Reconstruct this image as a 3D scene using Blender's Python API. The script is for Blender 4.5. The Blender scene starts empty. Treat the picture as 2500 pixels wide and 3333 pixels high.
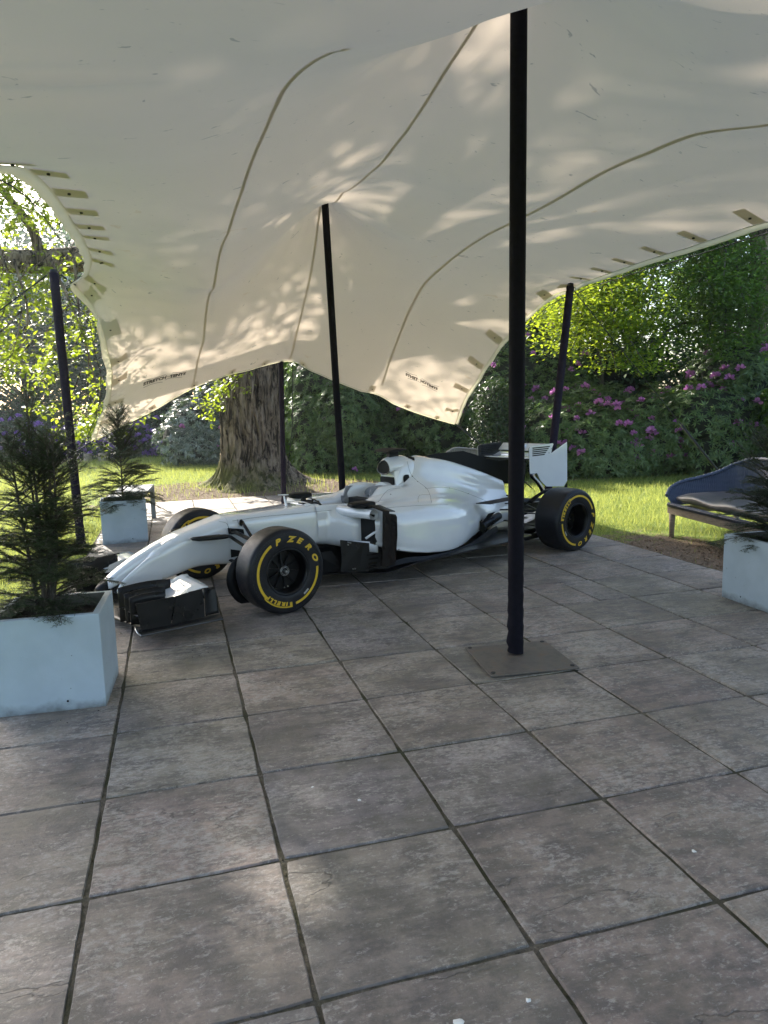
import bpy, math, random
import numpy as np
from mathutils import Matrix, Vector
rng = np.random.default_rng(7); random.seed(7)
sc = bpy.context.scene; COL = sc.collection
V = lambda *a: np.array(a, float)
# ------------------------------------------------------------------ camera
CAM = V(0, 0, 1.5398); PITCH, ROLL, FPX = -0.142358, -0.025058, 2362.74
cp, sp, cr, sr = math.cos(PITCH), math.sin(PITCH), math.cos(ROLL), math.sin(ROLL)
FW = V(0, cp, sp); U0 = V(0, -sp, cp); R0 = V(1, 0, 0)
RT = cr*R0 + sr*U0; UP = -sr*R0 + cr*U0
cd = bpy.data.cameras.new('camera'); cam = bpy.data.objects.new('camera', cd); COL.objects.link(cam)
cam.matrix_world = Matrix([[RT[i], UP[i], -FW[i], CAM[i]] for i in range(3)] + [[0, 0, 0, 1]])
cd.sensor_fit = 'VERTICAL'; cd.sensor_height = 36; cd.lens = 36*FPX/3333
cd.clip_start = .05; cd.clip_end = 400
sc.camera = cam
# ------------------------------------------------------------------ light
SUN_EL, SUN_AZ = math.radians(33), math.atan2(.844, -.537)      # direction to the sun (math angle, x axis = 0)
sd = V(math.cos(SUN_EL)*math.cos(SUN_AZ), math.cos(SUN_EL)*math.sin(SUN_AZ), math.sin(SUN_EL))
wd = bpy.data.worlds.new('World'); sc.world = wd; wd.use_nodes = True
wn = wd.node_tree; bg = wn.nodes['Background']
sky = wn.nodes.new('ShaderNodeTexSky'); sky.sky_type = 'NISHITA'; sky.sun_disc = False
sky.sun_elevation = SUN_EL; sky.sun_rotation = math.pi/2 - SUN_AZ
sky.air_density = 1.0; sky.dust_density = 2.5; sky.ozone_density = 1.0
wn.links.new(sky.outputs[0], bg.inputs[0]); bg.inputs[1].default_value = .15
sl = bpy.data.lights.new('sun', 'SUN'); sl.energy = 5; sl.angle = math.radians(.53); sl.color = (1, .94, .84)
so = bpy.data.objects.new('sun', sl); COL.objects.link(so)
so.rotation_euler = Vector(-sd).to_track_quat('-Z', 'Y').to_euler()
sc.view_settings.view_transform = 'Standard'; sc.view_settings.look = 'None'
sc.view_settings.gamma = 1; sc.view_settings.use_curve_mapping = False
sc.view_settings.exposure = 1.6
sc.render.engine = 'CYCLES'
cy = sc.cycles; cy.use_denoising = True; cy.denoiser = 'OPENIMAGEDENOISE'
cy.max_bounces = 8; cy.diffuse_bounces = 4; cy.glossy_bounces = 4; cy.transmission_bounces = 6; cy.transparent_max_bounces = 8
cy.volume_bounces = 1; cy.caustics_reflective = False; cy.caustics_refractive = False; cy.sample_clamp_indirect = 6
cy.use_adaptive_sampling = True; cy.adaptive_threshold = .015
# ------------------------------------------------------------------ helpers
# patio grid: u to the right, v away
GA, GS, GOX, GOY = .27955, .63301, -.99461, 1.70020
GX = V(math.cos(GA), math.sin(GA), 0); GY = V(-math.sin(GA), math.cos(GA), 0)
def uv(u, v, z=0): return GX*(GOX+u*GS) + GY*(GOY+v*GS) + V(0, 0, z)
def uva(A):
    A = np.asarray(A, float); return (GOX+A[:, 0:1]*GS)*GX + (GOY+A[:, 1:2]*GS)*GY + np.c_[np.zeros(len(A)), np.zeros(len(A)), A[:, 2]]

def mesh(name, v, f, mat=None, smooth=False):
    me = bpy.data.meshes.new(name); v = np.asarray(v, np.float32)
    if isinstance(f, np.ndarray):
        n, k = f.shape
        me.vertices.add(len(v)); me.vertices.foreach_set('co', v.ravel())
        me.loops.add(n*k); me.loops.foreach_set('vertex_index', f.astype(np.int32).ravel())
        me.polygons.add(n); me.polygons.foreach_set('loop_start', np.arange(0, n*k, k, dtype=np.int32))
        me.update(calc_edges=True)
    else:
        me.from_pydata([tuple(p) for p in v], [], f); me.update()
    if smooth: me.polygons.foreach_set('use_smooth', [True]*len(me.polygons))
    if mat is not None:
        for m in (mat if isinstance(mat, (list, tuple)) else [mat]): me.materials.append(m)
    return me
def link(name, me, parent=None, label=None, cat=None, group=None, kind=None, loc=None, rz=None):
    o = bpy.data.objects.new(name, me); COL.objects.link(o)
    if parent is not None: o.parent = parent
    if loc is not None: o.location = loc
    if rz is not None: o.rotation_euler = (0, 0, rz)
    if label: o['label'] = label
    if cat: o['category'] = cat
    if group: o['group'] = group
    if kind: o['kind'] = kind
    return o
def thing(name, label, cat, loc=(0, 0, 0), rz=0, group=None): return link(name, None, None, label, cat, group, None, loc, rz)
class MB:
    """collects shapes into one mesh"""
    def __init__(s): s.v = []; s.f = []
    def add(s, v, f):
        o = len(s.v); s.v += [tuple(map(float, p)) for p in v]; s.f += [tuple(int(i)+o for i in q) for q in f]; return s
    def box(s, c, d, R=None, taper=1.0):
        c = np.array(c, float); h = np.array(d, float)/2
        P = np.array([[x, y, z] for z in (-1, 1) for y in (-1, 1) for x in (-1, 1)], float)
        P[4:, :2] *= taper; P = P*h
        if R is not None: P = P@np.array(R).T
        return s.add(P+c, [(0, 2, 3, 1), (4, 5, 7, 6), (0, 1, 5, 4), (2, 6, 7, 3), (0, 4, 6, 2), (1, 3, 7, 5)])
    def tube(s, path, r, n=10, cap=True, flat=1.0, upv=(0, 0, 1)):
        P = np.array(path, float); m = len(P); r = np.broadcast_to(np.array(r, float), (m,))
        T = np.gradient(P, axis=0); T /= np.linalg.norm(T, axis=1)[:, None]+1e-12
        a = np.linspace(0, 2*np.pi, n, endpoint=False); vs = []; N = None
        for i in range(m):
            if N is None:
                N = np.array(upv, float)
                if abs(N@T[i]) > .95: N = V(1, 0, 0)
            N = N-(N@T[i])*T[i]; N /= np.linalg.norm(N); B = np.cross(T[i], N)
            for t in a: vs.append(P[i]+r[i]*(math.cos(t)*B+flat*math.sin(t)*N))
        fs = [(i*n+j, i*n+(j+1) % n, (i+1)*n+(j+1) % n, (i+1)*n+j) for i in range(m-1) for j in range(n)]
        if cap: fs += [tuple(range(n))[::-1], tuple((m-1)*n+j for j in range(n))]
        return s.add(vs, fs)
    def prism(s, poly, off):
        """flat polygon (list of 3d points) extruded by vector off"""
        n = len(poly); P = [np.array(p, float) for p in poly]; off = np.array(off, float)
        return s.add(P+[p+off for p in P], [tuple(range(n))[::-1], tuple(range(n, 2*n))]+[(i, (i+1) % n, n+(i+1) % n, n+i) for i in range(n)])
    def grid(s, G, closed=False):
        G = np.asarray(G, float); m, n = G.shape[:2]
        fs = [(i*n+j, i*n+(j+1) % n, (i+1)*n+(j+1) % n, (i+1)*n+j) for i in range(m-1) for j in range(n if closed else n-1)]
        return s.add(G.reshape(-1, 3), fs)
    def build(s, name, mat, parent=None, smooth=False, bevel=0, seg=2, solid=0, auto=None, subsurf=0, **k):
        me = mesh(name, s.v, s.f, mat, smooth)
        o = link(name, me, parent, **k)
        if solid: m = o.modifiers.new('solid', 'SOLIDIFY'); m.thickness = solid; m.offset = 0
        if subsurf: m = o.modifiers.new('sub', 'SUBSURF'); m.levels = m.render_levels = subsurf
        if bevel: m = o.modifiers.new('bevel', 'BEVEL'); m.width = bevel; m.segments = seg; m.limit_method = 'ANGLE'; m.angle_limit = .6
        if auto: me.set_sharp_from_angle(angle=auto)
        return o
def catmull(P, n):
    """smooth curve through points, n samples"""
    P = np.asarray(P, float); m = len(P)
    d = np.r_[0, np.cumsum(np.linalg.norm(np.diff(P, axis=0), axis=1)**.5)]; t = np.linspace(0, d[-1], n)
    out = np.zeros((n, P.shape[1])); sl_ = np.zeros_like(P)
    for i in range(m):
        a, b = max(i-1, 0), min(i+1, m-1); sl_[i] = (P[b]-P[a])/(d[b]-d[a]+1e-9)
    k = np.clip(np.searchsorted(d, t, side='right')-1, 0, m-2)
    h = (d[k+1]-d[k]); x = ((t-d[k])/h)[:, None]; h = h[:, None]
    return (2*x**3-3*x**2+1)*P[k]+(x**3-2*x**2+x)*h*sl_[k]+(-2*x**3+3*x**2)*P[k+1]+(x**3-x**2)*h*sl_[k+1]

def catmull_u(P, n):
    P = np.asarray(P, float); m = len(P); t = np.linspace(0, m-1, n); k = np.clip(t.astype(int), 0, m-2); x = (t-k)[:, None]
    s_ = np.array([(P[min(i+1, m-1)]-P[max(i-1, 0)])/(min(i+1, m-1)-max(i-1, 0)) for i in range(m)])
    return (2*x**3-3*x**2+1)*P[k]+(x**3-2*x**2+x)*s_[k]+(-2*x**3+3*x**2)*P[k+1]+(x**3-x**2)*s_[k+1]
# ------------------------------------------------------------------ materials
class NT:
    def __init__(s, name, rough=.6, col=(.5, .5, .5), metal=0, spec=.5):
        s.m = bpy.data.materials.new(name); s.m.use_nodes = True; s.t = s.m.node_tree; s.n = s.t.nodes
        s.b = s.n['Principled BSDF']; s.out = s.n['Material Output']
        s.b.inputs['Roughness'].default_value = rough; s.b.inputs['Base Color'].default_value = (*col, 1)
        s.b.inputs['Metallic'].default_value = metal; s.b.inputs['Specular IOR Level'].default_value = spec
        s._co = None
    def L(s, a, b): s.t.links.new(a, b)
    def co(s, kind='Object'):
        if s._co is None: s._co = s.n.new('ShaderNodeTexCoord')
        return s._co.outputs[kind]
    def map(s, scale=(1, 1, 1), src=None, rot=(0, 0, 0), rnd=False):
        mp = s.n.new('ShaderNodeMapping'); mp.inputs['Scale'].default_value = scale; mp.inputs['Rotation'].default_value = rot
        s.L(src or s.co(), mp.inputs['Vector'])
        if rnd:
            oi = s.n.new('ShaderNodeObjectInfo'); mu = s.n.new('ShaderNodeMath'); mu.operation = 'MULTIPLY'; mu.inputs[1].default_value = 60
            s.L(oi.outputs['Random'], mu.inputs[0]); cb = s.n.new('ShaderNodeCombineXYZ')
            for i in range(3): s.L(mu.outputs[0], cb.inputs[i])
            s.L(cb.outputs[0], mp.inputs['Location'])
        return mp.outputs[0]
    def noise(s, scale, vec=None, detail=6, rough=.6, dist=0):
        q = s.n.new('ShaderNodeTexNoise'); q.inputs['Scale'].default_value = scale; q.inputs['Detail'].default_value = detail
        q.inputs['Roughness'].default_value = rough; q.inputs['Distortion'].default_value = dist
        s.L(vec or s.co(), q.inputs['Vector']); return q.outputs['Fac']
    def ramp(s, fac, stops):
        r = s.n.new('ShaderNodeValToRGB'); e = r.color_ramp.elements
        while len(e) < len(stops): e.new(.5)
        for q, (p, c) in zip(e, stops):
            q.position = p; q.color = (c, c, c, 1) if np.isscalar(c) else (*c, 1)
        s.L(fac, r.inputs[0]); return r.outputs[0]
    def mix(s, fac, a, b, mode='MIX'):
        q = s.n.new('ShaderNodeMix'); q.data_type = 'RGBA'; q.blend_type = mode
        for inp, x in ((q.inputs[0], fac), (q.inputs[6], a), (q.inputs[7], b)):
            if hasattr(x, 'links') or hasattr(x, 'is_output'): s.L(x, inp)
            elif np.isscalar(x): inp.default_value = x
            else: inp.default_value = (*x, 1)
        return q.outputs[2]
    def math(s, op, a, b=None):
        q = s.n.new('ShaderNodeMath'); q.operation = op
        for i, x in enumerate((a, b)):
            if x is None: continue
            if np.isscalar(x): q.inputs[i].default_value = x
            else: s.L(x, q.inputs[i])
        return q.outputs[0]
    def bump(s, h, strength=.3, dist=.01, prev=None):
        b = s.n.new('ShaderNodeBump'); b.inputs['Strength'].default_value = strength; b.inputs['Distance'].default_value = dist
        s.L(h, b.inputs['Height'])
        if prev is not None: s.L(prev, b.inputs['Normal'])
        s.L(b.outputs[0], s.b.inputs['Normal']); return b.outputs[0]
    def color(s, c): s.L(c, s.b.inputs['Base Color'])
    def rnd(s): return s.n.new('ShaderNodeObjectInfo').outputs['Random']
    def translucent(s, col, fac, normal=None):
        tr = s.n.new('ShaderNodeBsdfTranslucent'); ms = s.n.new('ShaderNodeMixShader'); ms.inputs[0].default_value = fac
        if hasattr(col, 'is_output'): s.L(col, tr.inputs[0])
        else: tr.inputs[0].default_value = (*col, 1)
        s.L(s.b.outputs[0], ms.inputs[1]); s.L(tr.outputs[0], ms.inputs[2]); s.L(ms.outputs[0], s.out.inputs[0]); return ms
def simple(name, col, rough=.6, var=.25, scale=20, bump=.0, metal=0, spec=.5, coat=0, bscale=None, bdist=.003):
    t = NT(name, rough, col, metal, spec); c = np.array(col)
    f = t.noise(scale, detail=5); t.color(t.ramp(f, [(.3, tuple(c*(1-var))), (.7, tuple(np.minimum(c*(1+var), 1)))]))
    if bump: t.bump(t.noise(bscale or scale*4, detail=4), bump, bdist)
    if coat: t.b.inputs['Coat Weight'].default_value = coat; t.b.inputs['Coat Roughness'].default_value = .04
    return t.m
# ================================================================== GROUND, PATIO
def lawn_mat():
    t = NT('lawn_soil', .95, spec=.15); w = t.co('Object')
    n1 = t.noise(.35, w, 5); n2 = t.noise(6, w, 8, .7); n3 = t.noise(60, w, 4, .7)
    g = t.ramp(n2, [(.3, (.08, .12, .022)), (.55, (.15, .20, .035)), (.8, (.24, .26, .07))])
    s = t.ramp(n3, [(.35, (.09, .068, .045)), (.6, (.20, .15, .105)), (.75, (.34, .27, .20))])
    # worn earth near the paving edge and round the big tree
    at = t.n.new('ShaderNodeAttribute'); at.attribute_name = 'worn'
    k = t.math('ADD', at.outputs['Fac'], t.math('MULTIPLY', t.math('SUBTRACT', n2, .5), 2.2))
    t.color(t.mix(t.ramp(k, [(.4, 0), (.6, 1)]), g, s))
    t.bump(n3, .6, .02); return t.m
OAK = V(-2.62, 14.75, 0)
def worn(x, y):
    """0 lawn .. 1 bare earth"""
    P = np.stack([x, y], -1); d = P-OAK[:2]; r = np.hypot(d[..., 0]*.75, d[..., 1])
    a = np.clip(1.25-(r-1.0)/1.5, 0, 1)
    u = (P@GX[:2]-GOX)/GS; v = (P@GY[:2]-GOY)/GS
    b = np.clip(1.15-np.abs(u-9.7)/1.5, 0, 1)*np.clip((10.3-v)/2.5, 0, 1)
    c = np.clip(1-np.abs(v-18.6)/1.3, 0, 1)*.55
    return np.maximum(np.maximum(a, b), c*(u > -1))
xs = np.r_[np.linspace(-150, -14, 16)[:-1], np.linspace(-14, 12, 105), np.linspace(12, 150, 16)[1:]]
ys = np.r_[np.linspace(-60, 0, 8)[:-1], np.linspace(0, 30, 121), np.linspace(30, 200, 20)[1:]]
XX, YY = np.meshgrid(xs, ys)
ZZ = -.045+.03*np.sin(XX*.7+1)*np.cos(YY*.5)*np.clip((YY-13)/6, 0, 1)
ZZ += .10*np.exp(-((np.hypot((XX-OAK[0])*.8, YY-OAK[1])-.9)/.8)**2)*np.clip(YY-13.2, 0, 1)
nn = len(xs); idx = np.arange(len(ys)*nn).reshape(len(ys), nn)
gf = np.stack([idx[:-1, :-1], idx[:-1, 1:], idx[1:, 1:], idx[1:, :-1]], -1).reshape(-1, 4)
gm = mesh('lawn', np.c_[XX.ravel(), YY.ravel(), ZZ.ravel()], gf, lawn_mat(), True)
at = gm.attributes.new('worn', 'FLOAT', 'POINT'); at.data.foreach_set('value', worn(XX, YY).ravel().astype(np.float32))
link('lawn', gm, kind='structure')
def gz(x, y):
    z = -.045+.03*np.sin(x*.7+1)*np.cos(y*.5)*np.clip((y-13)/6, 0, 1)
    return z+.10*np.exp(-((np.hypot((x-OAK[0])*.8, y-OAK[1])-.9)/.8)**2)*np.clip(y-13.2, 0, 1)

def slab_mat():
    t = NT('riven_stone', .62, spec=.35)
    g = t.n.new('ShaderNodeNewGeometry').outputs['Position']
    v = t.map((1, 1, 1), t.co(), rnd=True)
    big = t.noise(2.2, v, 4, .55, .4); mid = t.noise(9, v, 8, .72, .2); fine = t.noise(70, v, 6, .75)
    strk = t.noise(5, t.map((1, 4.5, 1), v, (0, 0, .25)), 8, .7, .3)
    base = t.ramp(big, [(.30, (.245, .218, .200)), (.5, (.345, .310, .280)), (.68, (.44, .385, .345))])
    tint = t.ramp(t.rnd(), [(0, (.90, .92, 1.0)), (.35, (1.0, .97, .93)), (.6, (1.06, .97, .95)), (.8, (.93, 1.0, .93)), (1, (1.1, 1.05, 1.0))])
    base = t.mix(1, base, tint, 'MULTIPLY')
    dark = t.ramp(t.math('ADD', t.math('MULTIPLY', mid, .6), t.math('MULTIPLY', strk, .4)), [(.44, 1), (.56, 0)])
    base = t.mix(t.math('MULTIPLY', dark, .75), base, (.115, .107, .105))
    # pale lichen mottling: broken speckle
    lv = t.math('ADD', t.math('MULTIPLY', t.noise(34, t.map((1, 1.7, 1), v), 9, .8, .35), .75), t.math('MULTIPLY', big, .25))
    lich = t.ramp(lv, [(.515, 0), (.575, 1)])
    base = t.mix(t.math('MULTIPLY', lich, .62), base, (.56, .54, .50))
    wv = t.noise(3.1, g, 5, .6); wet = t.ramp(wv, [(.42, 0), (.7, 1)])
    base = t.mix(t.math('MULTIPLY', wet, .35), base, (.26, .245, .17))
    base = t.mix(.35, base, t.ramp(fine, [(.3, (.07, .07, .07)), (.7, (.32, .31, .30))]), 'OVERLAY')
    # fracture lines where layers have split off
    cn = t.noise(1.3, t.map((1, 2.4, 1), v, (0, 0, -.3)), 6, .5, .1); ca = t.math('ABSOLUTE', t.math('SUBTRACT', cn, .47)); crk = t.math('MULTIPLY', t.ramp(ca, [(.0, 1), (.0018, 1), (.0045, 0)]), t.ramp(t.noise(1.6, v, 3), [(.5, 0), (.56, 1)]))
    base = t.mix(t.math('MULTIPLY', crk, .6), base, (.05, .045, .04)); base = t.mix(1, base, (1.03, .98, .94), 'MULTIPLY')
    t.color(base)
    # riven layers: stepped contour of stretched noise
    st = t.noise(1.7, t.map((1, 2.2, 1), v, (0, 0, .5)), 5, .5, .7)
    sn = t.n.new('ShaderNodeMath'); sn.operation = 'SNAP'; t.L(st, sn.inputs[0]); sn.inputs[1].default_value = .085
    b = t.bump(sn.outputs[0], .55, .03); b = t.bump(t.math('SUBTRACT', 1, crk), .7, .006, b); b = t.bump(mid, .5, .02, b); b = t.bump(strk, .35, .02, b); t.bump(fine, .4, .006, b)
    t.L(t.ramp(mid, [(.3, .42), (.7, .8)]), t.b.inputs['Roughness'])
    return t.m
MS = slab_mat()
mort = NT('mortar', .95, spec=.1); mort.color(mort.ramp(mort.noise(40, detail=6, rough=.8), [(.3, (.06, .053, .04)), (.55, (.14, .122, .095)), (.8, (.26, .23, .18))])); mort.bump(mort.noise(90), .8, .02); mort.color(mort.mix(mort.ramp(mort.noise(2.5, detail=4), [(.45, 0), (.6, .75)]), mort.ramp(mort.noise(40, detail=6, rough=.8), [(.3, (.06, .053, .04)), (.55, (.15, .13, .10)), (.8, (.27, .24, .19))]), (.045, .05, .022)))
patio = thing('patio', None, None); patio['kind'] = 'structure'; del patio  # replaced below by the bed mesh
for o in list(bpy.data.objects):
    if o.name == 'patio': bpy.data.objects.remove(o)
pb = MB(); pb.prism([uv(-.02, -9.5, -.3), uv(9.02, -9.5, -.3), uv(9.02, 18.32, -.3), uv(-.02, 18.32, -.3)], (0, 0, .2935))
patio = pb.build('patio', mort.m, kind='structure')
# slabs: most 1x1, some courses at the far left laid as half-depth strips
def slab_mesh(w, d, k):
    r = np.random.default_rng(k); j = .005; pts = []
    n = 6
    for (a, b) in (((0, 0), (1, 0)), ((1, 0), (1, 1)), ((1, 1), (0, 1)), ((0, 1), (0, 0))):
        for i in range(n):
            s = i/n; pts.append([(a[0]+(b[0]-a[0])*s-.5)*w, (a[1]+(b[1]-a[1])*s-.5)*d])
    p = np.array(pts); nrm = p/np.maximum(np.abs(p)/[w/2, d/2], 1e-6).max(1)[:, None]*0+p
    p = p-np.sign(p)*r.uniform(.0, j, p.shape)*(np.abs(p) > np.array([w, d])/2-.002)
    for c in (0, n, 2*n, 3*n): p[c] *= 1-r.uniform(.004, .02)
    m = len(p); tilt = r.normal(0, .0022, 2)
    zt = p@tilt
    A = np.c_[p, np.full(m, -.04)]; B = np.c_[p, zt-.006-r.uniform(0, .003, m)]; C = np.c_[p*(1-.007/np.hypot(w, d)*2), zt]
    v = np.r_[A, B, C]
    f = [(i, (i+1) % m, m+(i+1) % m, m+i) for i in range(m)]+[(m+i, m+(i+1) % m, 2*m+(i+1) % m, 2*m+i) for i in range(m)]+[tuple(range(2*m, 3*m))]
    return mesh('slab', v, f, MS)
pool = {}
def slab(u0, v0, du, dv):
    key = (round(du, 2), round(dv, 2))
    gap = .006
    if key not in pool: pool[key] = [slab_mesh(du*GS-gap, dv*GS-gap, hash(key) % 1000+i) for i in range(9)]
    me = pool[key][rng.integers(len(pool[key]))]
    o = link('paving_slab', me, patio); o.location = uv(u0+du/2, v0+dv/2, 0)+V(0, 0, rng.uniform(-.003, .002))
    o.rotation_euler = (0, 0, GA+(math.pi if (rng.random() < .5) else 0)+rng.normal(0, .0025))
for iv in range(-4, 18):
    for iu in range(9):
        if iu < 4 and iv > 12 and (iv+iu//2) % 3 == 0:
            slab(iu, iv, 1, .5); slab(iu, iv+.5, 1, .5)
        elif (iu, iv) in ((0, 0), (6, 5), (1, 6)): slab(iu, iv, .55, 1); slab(iu+.55, iv, .45, 1)
        else: slab(iu, iv, 1, 1)
for iu in range(9): slab(iu, 18, 1, .3)
# small droppings / petals and a dry leaf on the paving
def blob(name, u, v, r, mat, label, cat, seed, z=.004, group=None, squash=1):
    r_ = np.random.default_rng(seed); n = 9; a = np.linspace(0, 2*np.pi, n, endpoint=False); rr = r*(1+r_.uniform(-.35, .35, n))
    P = np.c_[rr*np.cos(a), rr*np.sin(a)*squash, np.zeros(n)]
    m = MB(); m.add(list(P)+[p*.6+V(0, 0, .0025) for p in P], [(i, (i+1) % n, n+(i+1) % n, n+i) for i in range(n)]+[tuple(range(n, 2*n))])
    return m.build(name, mat, None, True, loc=uv(u, v, z), label=label, cat=cat, group=group)
MW = simple('white_petal', (.75, .74, .70), .7, .1)
for i, (x, y, r, lb) in enumerate(((2.52, -.28, .013, 'white bird dropping on the paving in the middle foreground, the largest'), (2.83, -.27, .007, 'small white mark beside a slab corner in the foreground'),
        (.72, .12, .010, 'white petal on the left foreground slab'), (4.15, .36, .009, 'white petal on the right foreground slab'), (2.55, 1.45, .007, 'tiny white fleck on the slab left of the middle joint'),
        (2.3, 1.7, .006, 'tiny white fleck a little behind another on the middle slab'))):
    blob('petal', x, y, r, MW, lb, 'petal', i)
# ================================================================== STRETCH TENT
# heights as (u, v, z): u,v in slab units on the patio grid, z in metres
seam_c = [(4.5,15.75,2.35),(4.5,14.56,2.66),(4.5,13.19,3.07),(4.5,12.11,3.47),(4.5,11.31,3.93),(4.52,11.05,4.02),(4.5,10.5,3.84),(4.5,9.5,3.77),(4.5,8.58,3.68),(4.5,7.78,3.64),(4.5,6.66,3.62),(4.5,5.74,3.64),(4.5,4.85,3.70),(4.6,4.08,3.84),(4.66,3.55,4.03)]
seam_l = [(2.12,15.1,1.95),(2.3,13.0,2.45),(2.42,10.7,2.88),(2.5,8.2,3.11),(2.55,6.55,3.19),(2.6,4.8,3.22),(2.56,3.75,3.12),(2.52,3.06,3.03),(2.5,2.37,2.92),(2.5,1.76,2.81),(2.5,1.29,2.71),(2.48,.92,2.61)]
seam_r = [(6.75,15.25,1.92),(6.75,14.6,2.22),(6.75,13.1,2.83),(6.75,12.1,3.10),(6.75,11.0,3.21),(6.75,9.8,3.28),(6.75,8.1,3.29),(6.75,6.55,3.27),(6.75,5.45,3.28),(6.75,4.55,3.24),(6.75,3.8,3.2),(6.75,3.3,3.12),(6.75,2.85,3.04)]
edge_l = [(-.2,15.85,1.18),(-.02,15.2,1.42),(.22,14.6,1.66),(.38,13.9,1.9),(.46,13.3,2.12),(.44,12.85,2.34),(.38,12.6,2.6),(.28,12.55,2.88),(.02,12.3,3.08),(.26,11.9,3.14),(.42,11.0,3.20),(.48,9.6,3.17),(.5,8.3,3.12),(.47,7.0,3.12),(.38,6.2,3.14),(.28,5.7,3.12),(.16,5.2,3.03),(-.1,3.6,2.85),(-.4,2.0,2.72),(-.5,.4,2.66),(-.4,-1.6,2.6),(-.2,-4,2.5)]
edge_r = [(9.15,16.3,1.24),(8.72,14.7,1.59),(8.6,13.5,1.93),(8.58,12.7,2.2),(8.65,12.05,2.45),(8.8,11.55,2.66),(8.95,11.15,2.81),(9.15,10.8,2.92),(9.42,10.6,2.99),(9.2,9.55,2.97),(9.0,8.38,2.94),(8.8,7.35,2.91),(8.62,6.25,2.87),(8.5,5.42,2.85),(8.5,4.67,2.85),(8.7,3.4,2.88),(9.1,2.0,2.9),(9.1,.4,2.8),(9.2,-1.6,2.7),(9.3,-4,2.6)]
def vpl(px, py, v):
    d = FW*FPX+RT*(px*1.50693-1250)-UP*(py*1.50693-1666.5); t = (GOY+v*GS-CAM@GY)/(d@GY); P = CAM+d*t
    return ((P@GX-GOX)/GS, v, P[2])
back = [edge_l[0]]+[vpl(*p) for p in ((260,921,15.6),(330,886,15.35),(412,838,15.2),(480,813,15.3),(540,798,15.5),(585,785,15.7))]+[(4.42,15.8,2.32),(4.62,15.8,2.32)]+[vpl(*p) for p in ((665,797,15.6),(720,820,15.45),(780,844,15.45),(850,871,15.6),(920,898,15.9))]+[edge_r[0]]
extra = [(1.2,1.2,2.68),(1.0,.3,2.62),(1.8,.5,2.6),(2.48,.2,2.56),(3.1,.75,2.68),(3.5,.85,2.80),(3.2,0,2.6),(4.2,.6,2.84),(4.3,1.6,3.15),(4.4,2.5,3.52),(3.7,2.3,3.16),(3.6,3.5,3.4),(5.8,3.5,3.42),(5.5,2.2,3.15),(5.2,1.0,2.96),
         (1.2,3,2.80),(.9,4.6,2.95),(1.4,6,3.1),(1.4,9,3.12),(1.4,12,2.88),(1.0,13.6,2.3),(7.9,12.5,2.6),(7.8,10,3.1),(7.8,7.5,3.1),(7.8,5,3.03),(7.7,3.2,2.98),(3.5,12.5,3.0),(5.6,12.5,3.15),(3.6,10,3.4),(5.5,10,3.5),(3.5,7,3.4),(5.6,7,3.45),
         (2,-2,2.5),(4.5,-1,2.7),(4.5,-4,2.6),(6.8,0,2.85),(6.8,-3,2.7),(7.8,1.5,2.95),(2,-4,2.45),(.8,-1.5,2.55),(4.3,11.05,3.86),(4.75,11.05,3.88),(4.45,3.55,3.88),(4.9,3.55,3.9),(4.66,3.3,3.86)]
# left seam is used only in the first (clean) samples
CP = np.array(seam_c+seam_l+seam_r+edge_l+edge_r+back[1:-1]+extra)
def kern(r): return r**1.5
def solve(CP):
    n = len(CP); X = CP[:, :2]; D = np.linalg.norm(X[:, None]-X[None], axis=2)
    A = np.zeros((n+3, n+3)); A[:n, :n] = kern(D)+np.eye(n)*.02*-1; A[:n, n:] = np.c_[np.ones(n), X]; A[n:, :n] = A[:n, n:].T
    return np.linalg.solve(A, np.r_[CP[:, 2], 0, 0, 0])
WT = solve(CP)
def th(P):
    P = np.asarray(P, float); out = np.zeros(len(P))
    for i in range(0, len(P), 4000):
        Q = P[i:i+4000]; D = np.linalg.norm(Q[:, None]-CP[None, :, :2], axis=2); out[i:i+4000] = kern(D)@WT[:-3]+WT[-3]+Q@WT[-2:]
    return out
NU, NV = 150, 240
EL = catmull(np.array(edge_l)[::-1], NV); ER = catmull(np.array(edge_r)[::-1], NV); BK = catmull(back, NU)
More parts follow.
